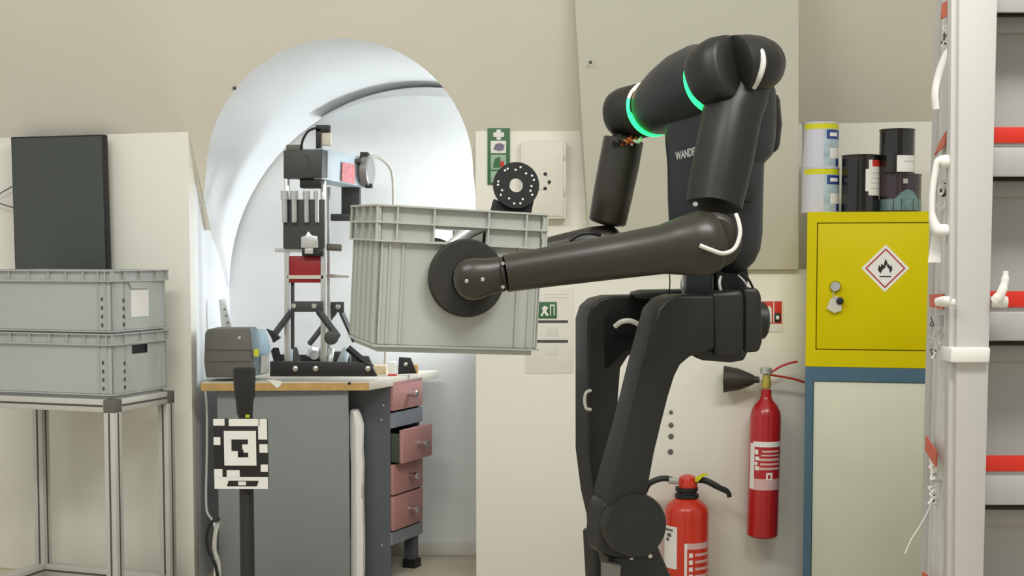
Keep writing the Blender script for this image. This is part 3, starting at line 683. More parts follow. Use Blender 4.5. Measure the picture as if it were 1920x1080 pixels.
# grey device on the bench
dz = ZT
dvc = thing('grey_device', (P(440, 700, 5.16).x, 5.22, ZT), 'grey box shaped appliance with pale blue side at the left end of the workbench', 'appliance')
body = build(pxprism([(386, 708), (472, 708), (474, 690), (470, 622), (465, 617), (390, 617), (384, 624), (382, 680)], 5.14, 0.16), 'housing', M_DEVICE, dvc, 0.006)
sd = [P(472, 706, 5.145), P(502, 700, 5.26), P(508, 650, 5.26), P(498, 618, 5.26), P(470, 616, 5.145)]
for q in (sd[0], sd[1]): q.z = max(q.z, ZT + 0.001)
build(MB().prism(sd, (-0.012, 0.02, 0)), 'side_cover', M_DEVBLUE, dvc, 0.002)
build(MB().prism([P(488, 700, 5.19), P(504, 698, 5.235), P(505, 662, 5.235), P(490, 668, 5.19)], (0.002, -0.004, 0)), 'label_sticker', M_PAPER, dvc)
build(MB().prism([P(476, 668, 5.14), P(485, 668, 5.16), P(485, 654, 5.16), P(476, 655, 5.14)], (0.001, -0.006, 0)), 'yellow_tag', M_CANY, dvc)
build(MB().lathe([(0.006, 0), (0.006, 0.003)], P(449, 633, 5.14), (0, -1, 0), 12), 'button', M_SILVER, dvc)
build(pxbox(384, 472, 655, 658, 5.139, 0.004), 'seam', M_GROOVE, dvc)
build(pxbox(388, 470, 677, 679, 5.139, 0.004), 'seam', M_GROOVE, dvc)
br = pxprism([(410, 562), (421, 560), (428, 590), (433, 614), (440, 705), (424, 705)], 5.42, 0.015)
o = build(br, 'metal_bracket', M_SILVER, None, 0.001); tag(o, 'pale perforated metal strip leaning behind the grey device', 'bracket')
for (x, y) in ((421, 580), (424, 592), (427, 605)):
    build(MB().lathe([(0.004, 0), (0.004, 0.001)], P(x, y, 5.4195), (0, -1, 0), 8), 'hole', M_GROOVE, o)

# ================================================================ TEST PRESS ON THE BENCH
pr = thing('bench_press', (P(590, 690, 5.3).x, 5.35, ZT), 'tall black and silver bench press with red block and splayed feet on the workbench', 'machine')
PB = lambda mb, n, m, bev=0.0, par=None, label=None: build(mb, n, m, par or pr, bev, 2, 35, label)
def pb(x0, x1, y0, y1, Y, d, n, m, bev=0.002, par=None): return PB(pxbox(x0, x1, y0, y1, Y, d), n, m, bev, par)
sv = V((0.33, 0.94, 0)).normalized()
head = PB(MB().prism([P(531, 335, 5.14), P(603, 333, 5.14), P(604, 280, 5.14), P(531, 282, 5.14)], sv * 0.05), 'head_box', M_PRESSDARK, 0.004)  # dark grey holds the back-lit front of the head in its colour
PB(MB().prism([P(604, 336, 5.15), P(606, 278, 5.15), P(692, 296, 5.52), P(690, 352, 5.52)], (-0.1, 0.03, 0)), 'head_beam', M_PRESSLIGHT, 0.004)  # pale blue-grey holds the daylight on this side of the head
PB(MB().prism([P(640, 340, 5.29), P(641, 304, 5.29), P(664, 309, 5.39), P(664, 345, 5.39)], (0.003, -0.003, 0)), 'red_sticker', mat('sticker_red', (196, 112, 116), 0.5, var=0.25, scale=60), par=head)
PB(pxbox(536, 565, 271, 283, 5.15, 0.05), 'top_cap', M_DEVICE, 0.004)
pb(592, 602, 238, 282, 5.16, 0.03, 'sensor_post', M_BLACK); pb(592, 618, 234, 247, 5.16, 0.04, 'sensor_head', M_BLACK); pb(602, 620, 248, 272, 5.17, 0.04, 'sensor_body', M_TOP)
PB(cable([P(564, 280, 5.15), P(568, 262, 5.14), P(578, 246, 5.14), P(592, 240, 5.15)], 0.0045), 'sensor_cable', M_BLACK)
PB(cable([P(572, 290, 5.135), P(577, 294, 5.135), P(579, 324, 5.135)], 0.002), 'head_wire', M_GROOVE)
PB(MB().lathe([(0.05, 0), (0.062, 0.01), (0.062, 0.035), (0.055, 0.04)], P(678, 321, 5.47), (0.985, -0.17, 0), 28), 'hand_wheel', mat('wheel_steel', (140, 138, 136), 0.35, 0.3))
pb(675, 690, 285, 298, 5.44, 0.05, 'clip', M_BLACK); pb(684, 697, 344, 352, 5.44, 0.05, 'clip', M_BLACK); pb(645, 676, 298, 305, 5.40, 0.03, 'clip', M_GROOVE)
PB(cable([P(693, 293, 5.48), P(712, 296, 5.5), P(730, 312, 5.52), P(737, 335, 5.52), P(738, 380, 5.52), P(738, 440, 5.52), P(728, 560, 5.52), P(722, 692, 5.52)], 0.007), 'air_hose', M_ALU)
pb(562, 602, 333, 352, 5.16, 0.08, 'ram', M_BLACK)
for (x0, x1, y0, y1, Y, m) in ((533, 542, 333, 690, 5.19, M_SILVER), (601, 611, 333, 690, 5.19, M_SILVER), (613, 619, 350, 690, 5.40, M_SILVER), (545, 551, 480, 690, 5.22, M_PRESSDARK)):
    pb(x0, x1, y0, y1, Y, 0.02, 'column', m)
pb(531, 608, 374, 466, 5.17, 0.05, 'tool_plate', M_PRESSDARK)
for (x, w_) in ((534, 11), (552, 11), (575, 10), (594, 8)):
    c = P(x, 417, 5.155); ctop = P(x, 358, 5.155); h = ctop.z - c.z; r = w_ / 2 * S(5.15)
    PB(MB().lathe([(r * 0.9, 0), (r, 0.004), (r, h * 0.72), (r * 1.35, h * 0.72), (r * 1.35, h)], c, (0, 0, 1), 14), 'pin', M_SILVER)
PB(pxprism([(564, 465), (596, 465), (595, 443), (584, 441), (578, 433), (572, 442), (564, 444)], 5.15, 0.04), 'clamp', M_SILVER, 0.003)
pb(571, 587, 465, 476, 5.155, 0.03, 'clamp_nut', M_SILVER)
pb(515, 610, 465, 473, 5.185, 0.02, 'cross_bar', M_SILVER); pb(566, 606, 468, 480, 5.17, 0.04, 'clamp_base', M_BLACK)
rbk = pb(541, 606, 480, 530, 5.20, 0.07, 'red_block', M_PRESSRED, 0.003)
pb(537, 606, 516, 523, 5.19, 0.015, 'label_strip', M_TOP, 0.001, rbk)
pb(606, 655, 514, 521, 5.36, 0.015, 'cross_bar', M_SILVER)
pb(640, 674, 345, 412, 5.50, 0.06, 'rear_column', M_PRESSDARK); pb(620, 662, 401, 414, 5.46, 0.05, 'rear_arm', M_PRESSDARK)
PB(MB().lathe([(0.013, 0), (0.013, 0.055), (0.011, 0.058)], P(612, 463, 5.25), (1, 0.05, -0.06), 16), 'air_cylinder', M_DEVICE)
pb(545, 606, 565, 585, 5.175, 0.012, 'cross_plate', M_PRESSDARK); pb(618, 645, 566, 586, 5.42, 0.012, 'cross_plate', M_PRESSDARK)
for (x, y, Y) in ((551, 574, 5.174), (589, 574, 5.174), (634, 575, 5.419)): PB(MB().lathe([(0.010, 0), (0.010, 0.006), (0.006, 0.009)], P(x, y, Y), (0, -1, 0), 12), 'bolt', M_SCREW)
def bar(a, b, w_, n, m): 
    a, b = V(a), V(b); t = (b - a).normalized(); PB(MB().tube([a, b], w_, 4, up=(0, 1, 0)), n, m)
bar(P(547, 584, 5.18), P(512, 630, 5.13), 0.012, 'strut', M_PRESSDARK); bar(P(597, 583, 5.18), P(634, 632, 5.13), 0.013, 'strut', M_PRESSDARK)
bar(P(628, 584, 5.43), P(580, 645, 5.48), 0.011, 'strut', M_PRESSDARK); bar(P(640, 585, 5.43), P(665, 640, 5.48), 0.011, 'strut', M_PRESSDARK)
PB(pxprism([(499, 617), (512, 622), (525, 634), (512, 643), (508, 632)], 5.12, 0.03), 'strut_bracket', M_BLACK)
PB(MB().lathe([(0.026, 0), (0.026, 0.02), (0.02, 0.024)], P(622, 633, 5.14), (0, -1, 0), 16), 'strut_hub', M_PRESSDARK)
zb2 = ZT
def basept(x, y, Y):
    p = P(x, y, Y); p.z = max(p.z, ZT + 0.001); return p
PB(MB().prism([basept(506, 706, 5.16), basept(707, 706, 5.16), basept(694, 680, 5.16), basept(506, 678, 5.16)], (0, 0.03, 0)), 'base_rail', M_BLACK, 0.002)
PB(MB().prism([basept(520, 690, 5.5), basept(700, 690, 5.5), basept(690, 668, 5.5), basept(520, 665, 5.5)], (0, 0.03, 0)), 'base_rail', M_BLACK, 0.002)
bar(basept(697, 690, 5.17), P(652, 652, 5.17), 0.013, 'base_brace', M_BLACK)
bar(basept(525, 690, 5.18), P(515, 655, 5.22), 0.016, 'base_brace', M_BLACK); bar(basept(560, 690, 5.25), P(550, 655, 5.35), 0.016, 'base_brace', M_BLACK)
for x in (554, 592, 690): PB(MB().lathe([(0.0105, 0), (0.0105, 0.006), (0.006, 0.009)], P(x, 691, 5.158), (0, -1, 0), 12), 'bolt', M_SCREW)
PB(MB().lathe([(0.03, 0), (0.03, 0.03), (0.018, 0.034), (0.018, 0.045)], P(592, 664, 5.26), (0, -1, 0), 22), 'gear_housing', M_CHROME)
PB(MB().limb([(P(618, 680, 5.22), 0.012), (P(622, 655, 5.24), 0.012)], 0.4, 0.4, 14), 'valve', M_SILVER)
PB(MB().limb([(P(640, 683, 5.24), 0.02), (P(650, 655, 5.26), 0.016)], 0.4, 0.4, 14), 'valve', M_PRESSLIGHT)
pb(536, 548, 655, 680, 5.2, 0.05, 'valve_block', M_PRESSLIGHT); pb(625, 656, 660, 684, 5.3, 0.05, 'motor', M_PRESSDARK)
# small things at the right end of the bench
def onbench(px, Y, w_, d, h, name, m, label, cat, bev=0.001):
    x = BP(px, Y); o = build(MB().box(x - w_ / 2, x + w_ / 2, Y, Y + d, ZT, ZT + h), name, m, None, bev); tag(o, label, cat); return o
o = onbench(735, 5.38, 0.03, 0.05, 0.055, 'white_carton', M_PAPER, 'small white carton with red base line on the workbench', 'carton')
x = BP(735, 5.38); build(MB().box(x - 0.0152, x + 0.0152, 5.379, 5.431, ZT + 0.001, ZT + 0.008), 'red_line', M_REDLINE, o)
o = build(MB().prism([basept(746, 702, 5.42), basept(781, 700, 5.42), P(770, 671, 5.42), P(748, 670, 5.42)], (0, 0.012, 0)), 'angle_bracket', M_BLACK, None, 0.001); tag(o, 'black angle bracket with one bolt at the right end of the workbench', 'bracket')
build(MB().lathe([(0.008, 0), (0.008, 0.004), (0.005, 0.006)], P(761, 683, 5.419), (0, -1, 0), 12), 'bolt', M_SCREW, o)
onbench(776, 5.5, 0.03, 0.04, 0.035, 'wood_block', M_WOOD, 'small wooden block behind the black angle bracket', 'block')
onbench(705, 5.45, 0.08, 0.06, 0.035, 'wooden_tray', mat('tray_wood', (206, 186, 150), 0.6, var=0.1, scale=30), 'pale wooden tray behind the front rail of the press', 'tray')
# cables in the corner left of the bench
o = cable([P(412, 972, 5.06), P(398, 978, 5.05), P(388, 1000, 5.05), P(390, 1030, 5.05), P(402, 1055, 5.05), P(408, 1080, 5.05), P(412, 1118, 5.05)], 0.006)
tag(build(o, 'black_cable', M_BLACK), 'black cable loop hanging low beside the grey end panel', 'cable')
o = cable([P(409, 980, 5.08), P(404, 1000, 5.07), P(402, 1030, 5.07), P(410, 1060, 5.07), P(411, 1116, 5.07)], 0.008)
tag(build(o, 'white_cable', M_CABLEW), 'thick pale cable bundle low beside the grey end panel', 'cable')
o = cable([P(385, 732, 5.26), P(388, 770, 5.26), P(388, 850, 5.27), P(387, 950, 5.27), P(398, 975, 5.2), P(404, 1000, 5.12), P(402, 1110, 5.12)], 0.0045)
tag(build(o, 'white_cable', M_PAPER), 'thin white cable running down the corner under the workbench', 'cable')

# ================================================================ MARKER POLE
YM = 4.55
xm = P(462, 900, YM).x
mk = thing('marker_stand', (xm, YM, 0), 'black pole stand with a black and white square marker board', 'stand')
def px_z(y): return P(462, y, YM).z
build(MB().lathe([(0.14, 0), (0.14, 0.012), (0.03, 0.02), (0.024, 0.03), (0.0235, px_z(776))], (xm, YM, 0), seg=24), 'pole', M_BLACKPOLE, mk)
build(MB().lathe([(0.026, 0), (0.030, 0.05), (0.034, 0.06), (0.037, 0.13), (0.037, 0.155), (0.030, 0.16)], (xm - 0.003, YM, px_z(778)), seg=8), 'clamp_head', M_BLACKPOLE, mk)
build(pxbox(460, 467, 778, 783, YM - 0.03, 0.02), 'yellow_tag', M_CANY, mk)
q0, q1, q2 = P(399, 785, YM - 0.04), P(498, 785, YM - 0.05), P(405, 917, YM - 0.04)
mx = (q1 - q0); mW = mx.length * 1.03; mx.normalize(); my = (q2 - q0); my = my - mx * my.dot(mx); mH = my.length; my.normalize(); mn = mx.cross(-my)
if mn.y > 0: mn = -mn
Mm = frame(q0, mx, my, mn)
brd = build(MB(Mm).box(0, mW, 0, mH, -0.012, 0), 'marker_board', M_INK, mk, 0.004)
def cell(x0, x1, y0, y1, m=M_PAPER, t=0.0008, skew=0):
    k = mW / 283; k2 = mH / 357
    a = MB(Mm); X0, X1, Y0, Y1 = (x0 - 105) * k, (x1 - 105) * k, (y0 - 283) * k2, (y1 - 283) * k2
    a.prism([(X0 + skew, Y0, -0.0005), (X1, Y0, -0.0005), (X1 - skew, Y1, -0.0005), (X0, Y1, -0.0005)], (0, 0, t + 0.0005)); build(a, 'white_cell' if m is M_PAPER else 'black_cell', m, brd)
for c in ((107, 166, 284, 318), (188, 350, 284, 320), (340, 386, 284, 388), (107, 142, 376, 416), (345, 387, 412, 455), (350, 387, 515, 552), (107, 150, 538, 580), (172, 240, 544, 580), (107, 387, 578, 639), (161, 328, 345, 520)): cell(*c)
for c in ((200, 286, 388, 412), (200, 256, 410, 446), (233, 262, 440, 478), (233, 286, 455, 478)): cell(*c, m=M_INK, t=0.0016)
cell(172, 338, 597, 625, m=M_INK, t=0.0016, skew=0.006); cell(232, 272, 601, 620, t=0.0024)

# ================================================================ WALL SIGNS AND BOXES
def wallbox(x0, x1, y0, y1, name, m, dep, par=None, label=None, cat=None, off=0.0, bev=0.001):
    o = build(pxbox(x0, x1, y0, y1, YW - dep - off, dep), name, m, par, bev)
    if label: tag(o, label, cat)
    return o
fs = wallbox(914, 956, 239, 346, 'first_aid_sign', M_GREEN, 0.006, label='narrow green first aid sign with a white cross on the wall', cat='sign')
wallbox(931, 939, 243, 262, 'white_cross', M_PAPER, 0.0015, fs, off=0.0055); wallbox(925, 945, 248, 257, 'white_cross', M_PAPER, 0.0012, fs, off=0.0055)
wallbox(920, 949, 264, 287, 'picture', M_PAPER, 0.0012, fs, off=0.0055); wallbox(920, 949, 290, 318, 'picture', mat('pale_green', (150, 178, 156), 0.6), 0.0012, fs, off=0.0055); wallbox(920, 949, 321, 342, 'picture', mat('pale_green', (150, 178, 156)), 0.0012, fs, off=0.0055)
build(pxprism([(925, 280), (929, 270), (938, 268), (946, 272), (944, 281), (936, 283)], YW - 0.0085, 0.0015), 'pictogram', mat('sign_violet', (120, 112, 136), 0.6), fs)
build(pxprism([(924, 314), (928, 297), (938, 294), (938, 314)], YW - 0.0085, 0.0015), 'pictogram', M_GREEN, fs); wallbox(936, 945, 302, 313, 'pictogram', M_REDLINE, 0.0016, fs, off=0.006)
eb = wallbox(976, 1062, 264, 410, 'wall_box', mat('box_paint', (222, 218, 206), 0.5), 0.05, label='flat white cabinet box on the wall beside the first aid sign', cat='box', bev=0.004)
wallbox(980, 1056, 268, 405, 'box_door', mat('box_paint', (222, 218, 206), 0.5), 0.004, eb, off=0.05)
wallbox(1057, 1060, 285, 300, 'hinge', M_ALU, 0.004, eb, off=0.05); wallbox(1057, 1060, 350, 368, 'hinge', M_ALU, 0.004, eb, off=0.05)
ps = wallbox(985, 1075, 540, 700, 'notice_sheet', mat('notice_paper', (226, 223, 212), 0.8), 0.003, label='white notice sheet with two dark bars behind the held crate', cat='notice')
for y in (603, 640): wallbox(1000, 1065, y - 2.5, y + 2.5, 'dark_bar', M_GROOVE, 0.002, ps, off=0.003)
for y in (612, 648): wallbox(1024, 1046, y, y + 18, 'print_block', mat('faint_print', (217, 215, 206), 0.8), 0.0012, ps, off=0.003)
for y in (551, 557): wallbox(1020, 1062, y, y + 1.5, 'print_line', mat('faint_print', (206, 204, 198)), 0.0012, ps, off=0.003)
es = wallbox(1000, 1044, 566, 597, 'exit_sign', M_GREEN, 0.003, ps, off=0.003)
# running figure and door
build(pxprism([(1013, 592), (1018, 584), (1016, 577), (1022, 573), (1028, 577), (1024, 583), (1029, 591), (1025, 593), (1020, 586), (1017, 593)], YW - 0.0075, 0.0015), 'pictogram', M_PAPER, es)
wallbox(1031, 1040, 571, 592, 'pictogram', M_PAPER, 0.0012, es, off=0.006); wallbox(1033, 1038, 573, 592, 'pictogram', M_GREEN, 0.0018, es, off=0.006)
rs = wallbox(1424, 1468, 563, 622, 'fire_sign', M_PAPER, 0.004, label='red and white fire extinguisher sign behind the robot hip', cat='sign')
wallbox(1424, 1466, 565, 607, 'red_field', M_REDLINE, 0.0015, rs, off=0.0035)
build(pxprism([(1438, 605), (1438, 578), (1442, 573), (1447, 578), (1447, 605)], YW - 0.007, 0.002), 'pictogram', M_PAPER, rs)
wallbox(1452, 1464, 587, 604, 'pictogram', M_INK, 0.0025, rs, off=0.0045); wallbox(1455, 1461, 592, 599, 'pictogram', M_PAPER, 0.003, rs, off=0.0045); wallbox(1450, 1452, 566, 606, 'pictogram', M_PAPER, 0.0025, rs, off=0.0045)

# ================================================================ FIRE EXTINGUISHERS
YE = 5.11
e0 = P(1429, 1006, YE); e1 = P(1436.5, 745, YE); eax = (e1 - e0).normalized(); Re = 29 * S(YE); He = (e1 - e0).length
ex = thing('fire_extinguisher', e0, 'slim dark red carbon dioxide extinguisher with black horn hung on the wall', 'fire extinguisher')
build(MB().lathe([(Re * 0.85, 0), (Re, 0.008), (Re, He - 0.075), (Re * 0.93, He - 0.05), (Re * 0.72, He - 0.027), (Re * 0.42, He - 0.008), (Re * 0.34, He + 0.005), (Re * 0.34, He + 0.03)], e0, eax, 36), 'cylinder', M_RED, ex)
Me = frame(e0, V((1, 0, 0)), V((0, 1, 0)), eax)
def lab(cx_, R, a0, a1, z0, z1, m, n, par, M, t=0.0006):
    mb = MB(M); mb.patch((0, 0, 0), R, math.radians(a0), math.radians(a1), z0, z1, t); return build(mb, n, m, par)
pxh = S(YE)
def ze(y): return (1006 - y) * pxh
M_PALE = mat('label_pale_pink', (214, 176, 174), 0.5)
lab(0, Re, -60, 62, ze(913), ze(892), M_PALE, 'label_band', ex, Me)
lab(0, Re, -58, 62, ze(832), ze(822), M_PAPER, 'label_band', ex, Me)
lab(0, Re, -74, -50, ze(912), ze(826), M_PAPER, 'label_band', ex, Me)
for (y0, y1, a0, a1) in ((838, 842, -20, 50), (846, 849, -24, 56), (853, 858, -30, 60), (862, 866, -26, 55), (870, 875, -30, 58)): lab(0, Re, a0, a1, ze(y1), ze(y0), M_PALE, 'print_line', ex, Me)
for (y0, y1, a0, a1) in ((837, 846, -48, -34), (850, 857, -46, -30), (860, 866, -48, -36), (868, 876, -46, -30)): lab(0, Re, a0, a1, ze(y1), ze(y0), M_PAPER, 'print_mark', ex, Me)
lab(0, Re, -2, 22, ze(894), ze(880), M_PAPER, 'print_mark', ex, Me); lab(0, Re, 4, 14, ze(891), ze(884), M_RED, 'print_mark', ex, Me, 0.001)
vt = P(1437, 718, YE)
val = build(MB().lathe([(0.014, -0.02), (0.018, -0.014), (0.018, 0.012), (0.014, 0.016), (0.014, 0.03)], vt, (0, 0, 1), 12), 'valve', M_BRASS, ex)
build(MB().lathe([(0.012, 0.0), (0.022, 0.004), (0.022, 0.024), (0.016, 0.028)], P(1436, 702, YE), (0, 0, 1), 14), 'gauge', M_SILVER, ex)
for pts, wd in (([(1444, 700), (1460, 689), (1480, 681), (1495, 678)], 0.008), ([(1444, 703), (1465, 706), (1490, 711), (1508, 717)], 0.008)):
    build(MB().tube(smooth_path([P(x, y, YE) for x, y in pts]), wd, 8, 0.55, up=(0, 1, 0)), 'lever', M_RED, ex)
build(MB().lathe([(0.011, 0), (0.014, 0.02), (0.018, 0.022), (0.024, 0.035), (0.040, 0.075), (0.048, 0.118), (0.051, 0.13), (0.047, 0.13), (0.03, 0.1)], P(1424, 712, YE), (-1, 0.22, 0.0), 28), 'horn', mat('horn_black', (44, 42, 34), 0.5), ex)
wb_ = MB(); wb_.box(e1.x - 0.02, e1.x + 0.02, YE + Re - 0.006, YW, e0.z + 0.28, e0.z + 0.34); build(wb_, 'wall_bracket', M_RED, ex)
# second, standing on the floor
YF = 5.1
f0 = V((P(1287, 1000, YF).x, YF, 0)); Rf = 41.5 * S(YF)
def zf(y): return P(1287, y, YF).z
f2 = thing('fire_extinguisher', f0, 'wide orange red extinguisher with black collar standing on the floor', 'fire extinguisher')
zs = zf(932)
build(MB().lathe([(Rf * 0.9, 0), (Rf, 0.01), (Rf, zf(962)), (Rf * 0.97, zf(953)), (Rf * 0.86, zf(945)), (Rf * 0.62, zf(937)), (Rf * 0.45, zs), (Rf * 0.45, zs + 0.006)], f0, (0, 0, 1), 36), 'cylinder', M_ORED, f2)
build(MB().lathe([(Rf * 0.55, zf(932)), (Rf * 0.55, zf(926)), (Rf * 0.46, zf(924)), (Rf * 0.46, zf(921)), (Rf * 0.52, zf(919)), (Rf * 0.52, zf(913))], f0, (0, 0, 1), 24), 'collar', M_BLACK, f2)
build(MB().lathe([(Rf * 0.44, zf(914)), (Rf * 0.46, zf(902)), (Rf * 0.38, zf(894)), (Rf * 0.16, zf(890))], f0 + V((0.004, 0, 0)), (0, 0, 1), 24), 'cap', M_ORED, f2)
build(cable([P(1268, 903, YF - 0.03), P(1248, 897, YF - 0.04), P(1228, 901, YF - 0.04), P(1212, 914, YF - 0.03), P(1200, 960, YF - 0.02), P(1200, 1050, YF - 0.02)], 0.011), 'hose', M_BLACK, f2)
build(MB().lathe([(0.012, 0), (0.012, 0.035)], P(1253, 901, YF - 0.045), (1, 0.2, -0.1), 12), 'hose_ferrule', M_SILVER, f2)
build(MB().tube(smooth_path([P(1310, 900, YF - 0.02), P(1325, 902, YF - 0.03), P(1348, 914, YF - 0.04), P(1364, 922, YF - 0.04), P(1368, 932, YF - 0.04)]), [0.012] * 12 + [0.011] * 6 + [0.009] * 7, 10, 0.8), 'lever', M_BLACK, f2)
build(pxprism([(1303, 897), (1318, 888), (1330, 889), (1318, 894), (1310, 902), (1304, 904)], YF - 0.05, 0.01), 'safety_pin', M_CANY, f2)
Mf = frame(f0, V((1, 0, 0)), V((0, 1, 0)), V((0, 0, 1)))
lab(0, Rf, -88, -32, zf(1060), zf(982), M_PAPER, 'label_sheet', f2, Mf)
for (y0, y1, a0, a1) in ((987, 991, -76, -44), (995, 1002, -66, -50), (1004, 1010, -70, -58)): lab(0, Rf, a0, a1, zf(y1), zf(y0), M_DEVICE, 'print_mark', f2, Mf, 0.001)
lab(0, Rf, -12, 70, zf(1022), zf(1011), M_PALE, 'label_band', f2, Mf); lab(0, Rf, -12, -5, zf(1115), zf(1011), M_PAPER, 'label_band', f2, Mf)
for k in range(6):
    y = 1030 + k * 13
    lab(0, Rf, 16, 66, zf(y + 5), zf(y), M_PALE, 'print_line', f2, Mf); lab(0, Rf, 0, 10, zf(y + 7), zf(y - 1), M_PAPER, 'print_mark', f2, Mf)

# ================================================================ CABINETS AND CANS
YC = 4.93; QD = 0.235
x0 = P(1512, 545, YC).x; QW = 0.47
Q0 = V((x0, YC, 0)); Mq = frame(Q0, dD, -nD, V((0, 0, 1)))
zc0 = P(1512, 687, YC).z; zc1 = P(1600, 397, YC - 0.05).z
lc = thing('steel_cabinet', Mq @ V((QW / 2, QD / 2, 0)), 'blue framed cabinet with pale grey door under the yellow cabinet', 'cabinet')
b = MB(Mq); xr = QW + 0.05
b.box(0, 0.028, 0, 0.03, 0, zc0 - 0.001); b.box(xr - 0.028, xr, 0, 0.03, 0, zc0 - 0.001); b.box(0.028, xr - 0.028, 0, 0.03, zc0 - 0.051, zc0 - 0.001); b.box(0.028, xr - 0.028, 0, 0.03, 0, 0.05)
b.box(0, xr, 0.03, QD, 0, zc0 - 0.001)
build(b, 'body', M_BLUE, lc)
build(MB(Mq).box(0.03, xr - 0.03, 0.006, 0.028, 0.052, zc0 - 0.053), 'door', M_CABDOOR, lc, 0.002)
yc = thing('safety_cabinet', Mq @ V((QW / 2, QD / 2, zc0)), 'yellow steel safety cabinet with a flame diamond sign and keys in its lock', 'cabinet')
b = MB(Mq); b.box(0, 0.034, 0, 0.03, zc0, zc1); b.box(QW - 0.034, QW, 0, 0.03, zc0, zc1); b.box(0.034, QW - 0.034, 0, 0.03, zc1 - 0.037, zc1); b.box(0.034, QW - 0.034, 0, 0.03, zc0, zc0 + 0.06); b.box(0, QW, 0.03, QD, zc0, zc1)
build(b, 'body', M_YELLOW, yc)
dy = build(MB(Mq).box(0.037, QW - 0.037, 0.002, 0.028, zc0 + 0.063, zc1 - 0.040), 'door', M_YELLOW, yc, 0.003)
def qprism(pts, off, dep=0.001): return MB().prism([RP(x, y, Q0 + nD * off, nD) for x, y in pts], -nD * dep)
def dia(r, t, m, n):
    c = (1660, 503)
    return build(qprism([(c[0] - r, c[1]), (c[0] - 1, c[1] + r * 0.99), (c[0] + r, c[1]), (c[0] + 1, c[1] - r * 0.99)], t - 0.0015, 0.002), n, m, dy)
dia(45, 0.0006, M_PAPER, 'sign_diamond'); dia(38, 0.0012, mat('diamond_red', (176, 56, 56), 0.5), 'sign_border'); dia(34, 0.0018, M_PAPER, 'sign_field')
fl = [(1651, 513), (1646, 506), (1648, 497), (1652, 501), (1652, 494), (1657, 498), (1660, 485), (1664, 492), (1664, 498), (1667, 494), (1668, 500), (1672, 497), (1673, 506), (1669, 512), (1667, 504), (1664, 501), (1661, 496), (1659, 503), (1655, 505)]
build(qprism(fl, 0.0012), 'flame', M_INK, dy); build(qprism([(1649, 519.5), (1671, 519.5), (1671, 517.5), (1649, 517.5)], 0.0012), 'flame_line', M_INK, dy)
lk = build(MB().lathe([(0.021, 0), (0.021, 0.006), (0.016, 0.016), (0.016, 0.022)], RP(1566, 537, Q0 - nD * 0.004, nD), nD, 20), 'lock', M_CHROME, yc)
build(qprism([(1560, 535), (1574, 531), (1576, 536), (1562, 541)], 0.025, 0.006), 'key_bow', M_SILVER, lk)
build(qprism([(1550, 578), (1556, 562), (1566, 554), (1578, 560), (1578, 582), (1564, 587)], 0.014, 0.004), 'key_tag', M_TOP, lk)
build(MB().lathe([(0.013, 0), (0.013, 0.008), (0.009, 0.01)], RP(1575, 564, Q0 + nD * 0.014, nD), nD, 14), 'key_fob', M_BLACK, lk)
build(cable([RP(1566, 543, Q0 + nD * 0.014, nD), RP(1562, 552, Q0 + nD * 0.018, nD), RP(1567, 560, Q0 + nD * 0.014, nD)], 0.0015, 6), 'key_ring', M_CHROME, lk)
# cans
def can(px, y0, y1, wpx, Y, zbase, label, kind):
    h = (y1 - y0) * S(Y); r = wpx / 2 * S(Y); x = P(px, (y0 + y1) / 2, Y).x; c = V((x, Y, zbase))
    t = thing('paint_can', c, label, 'can', 'paint cans on the yellow cabinet')
    body = {'w': M_CANW, 'k': M_CANK, 'm': M_CANBROWN}[kind[0]]
    build(MB().lathe([(r * 0.97, 0), (r, 0.002), (r, 0.005), (r * 0.975, 0.007), (r * 0.975, h - 0.008), (r, h - 0.006), (r, h - 0.001), (r * 0.93, h), (r * 0.9, h - 0.006)], c, (0, 0, 1), 32), 'can_body', body, t)
    build(MB().lathe([(r * 0.9, h - 0.006), (r * 0.8, h - 0.005)], c, (0, 0, 1), 24), 'lid', M_SILVER, t)
    R = r * 0.978; Mk = frame(c, V((1, 0, 0)), V((0, 1, 0)), V((0, 0, 1)))
    def l(a0, a1, f0, f1, m, n='label_patch', tt=0.0006): 
        lab(0, R, a0, a1, f0 * h, f1 * h, m, n, t, Mk, tt)
    if kind == 'w':
        l(-70, 100, 0.84, 0.965, M_CANY, 'yellow_band'); l(0, 100, 0.03, 0.84, M_CANPALE); l(8, 95, 0.62, 0.82, M_CANBLUE, 'blue_band', 0.001); l(45, 95, 0.03, 0.2, M_CANBLUE, 'blue_band', 0.001)
        l(18, 50, 0.68, 0.76, M_PAPER, 'print_mark', 0.0014); l(20, 70, 0.2, 0.42, M_PAPER, 'print_mark', 0.001)
    if kind == 'k1':
        l(12, 75, 0.29, 0.9, M_PAPER); l(24, 72, 0.79, 0.9, M_REDLINE, 'red_mark', 0.001); l(2, 12, 0.36, 0.74, M_PAPER)
        for k in range(4): l(20, 62, 0.40 + k * 0.09, 0.42 + k * 0.09, M_TOP, 'print_line', 0.001)
    if kind == 'k2':
        l(-15, 85, 0.03, 0.40, M_PAPER); l(10, 60, 0.25, 0.29, M_TOP, 'print_line', 0.001)
    if kind == 'm':
        l(-100, 90, 0.03, 0.34, M_CANTEAL, 'teal_band')
        for k in range(14):
            a = -30 + k * 5; hgt = 0.34 + 0.24 * math.sin(PI * (k + 0.5) / 14); l(a, a + 5.3, 0.34, hgt, M_CANTEAL, 'dome_print', 0.0008)
        l(-8, 4, 0.74, 0.86, M_SILVER, 'print_mark', 0.0012)
def yk(px): return 5.055 - 0.21 * (P(px, 400, 5.0).x - x0)
zt_ = zc1
can(1538, 312, 396, 70, yk(1538), zt_, 'white can with yellow band standing directly on the yellow cabinet, lower of two', 'w')
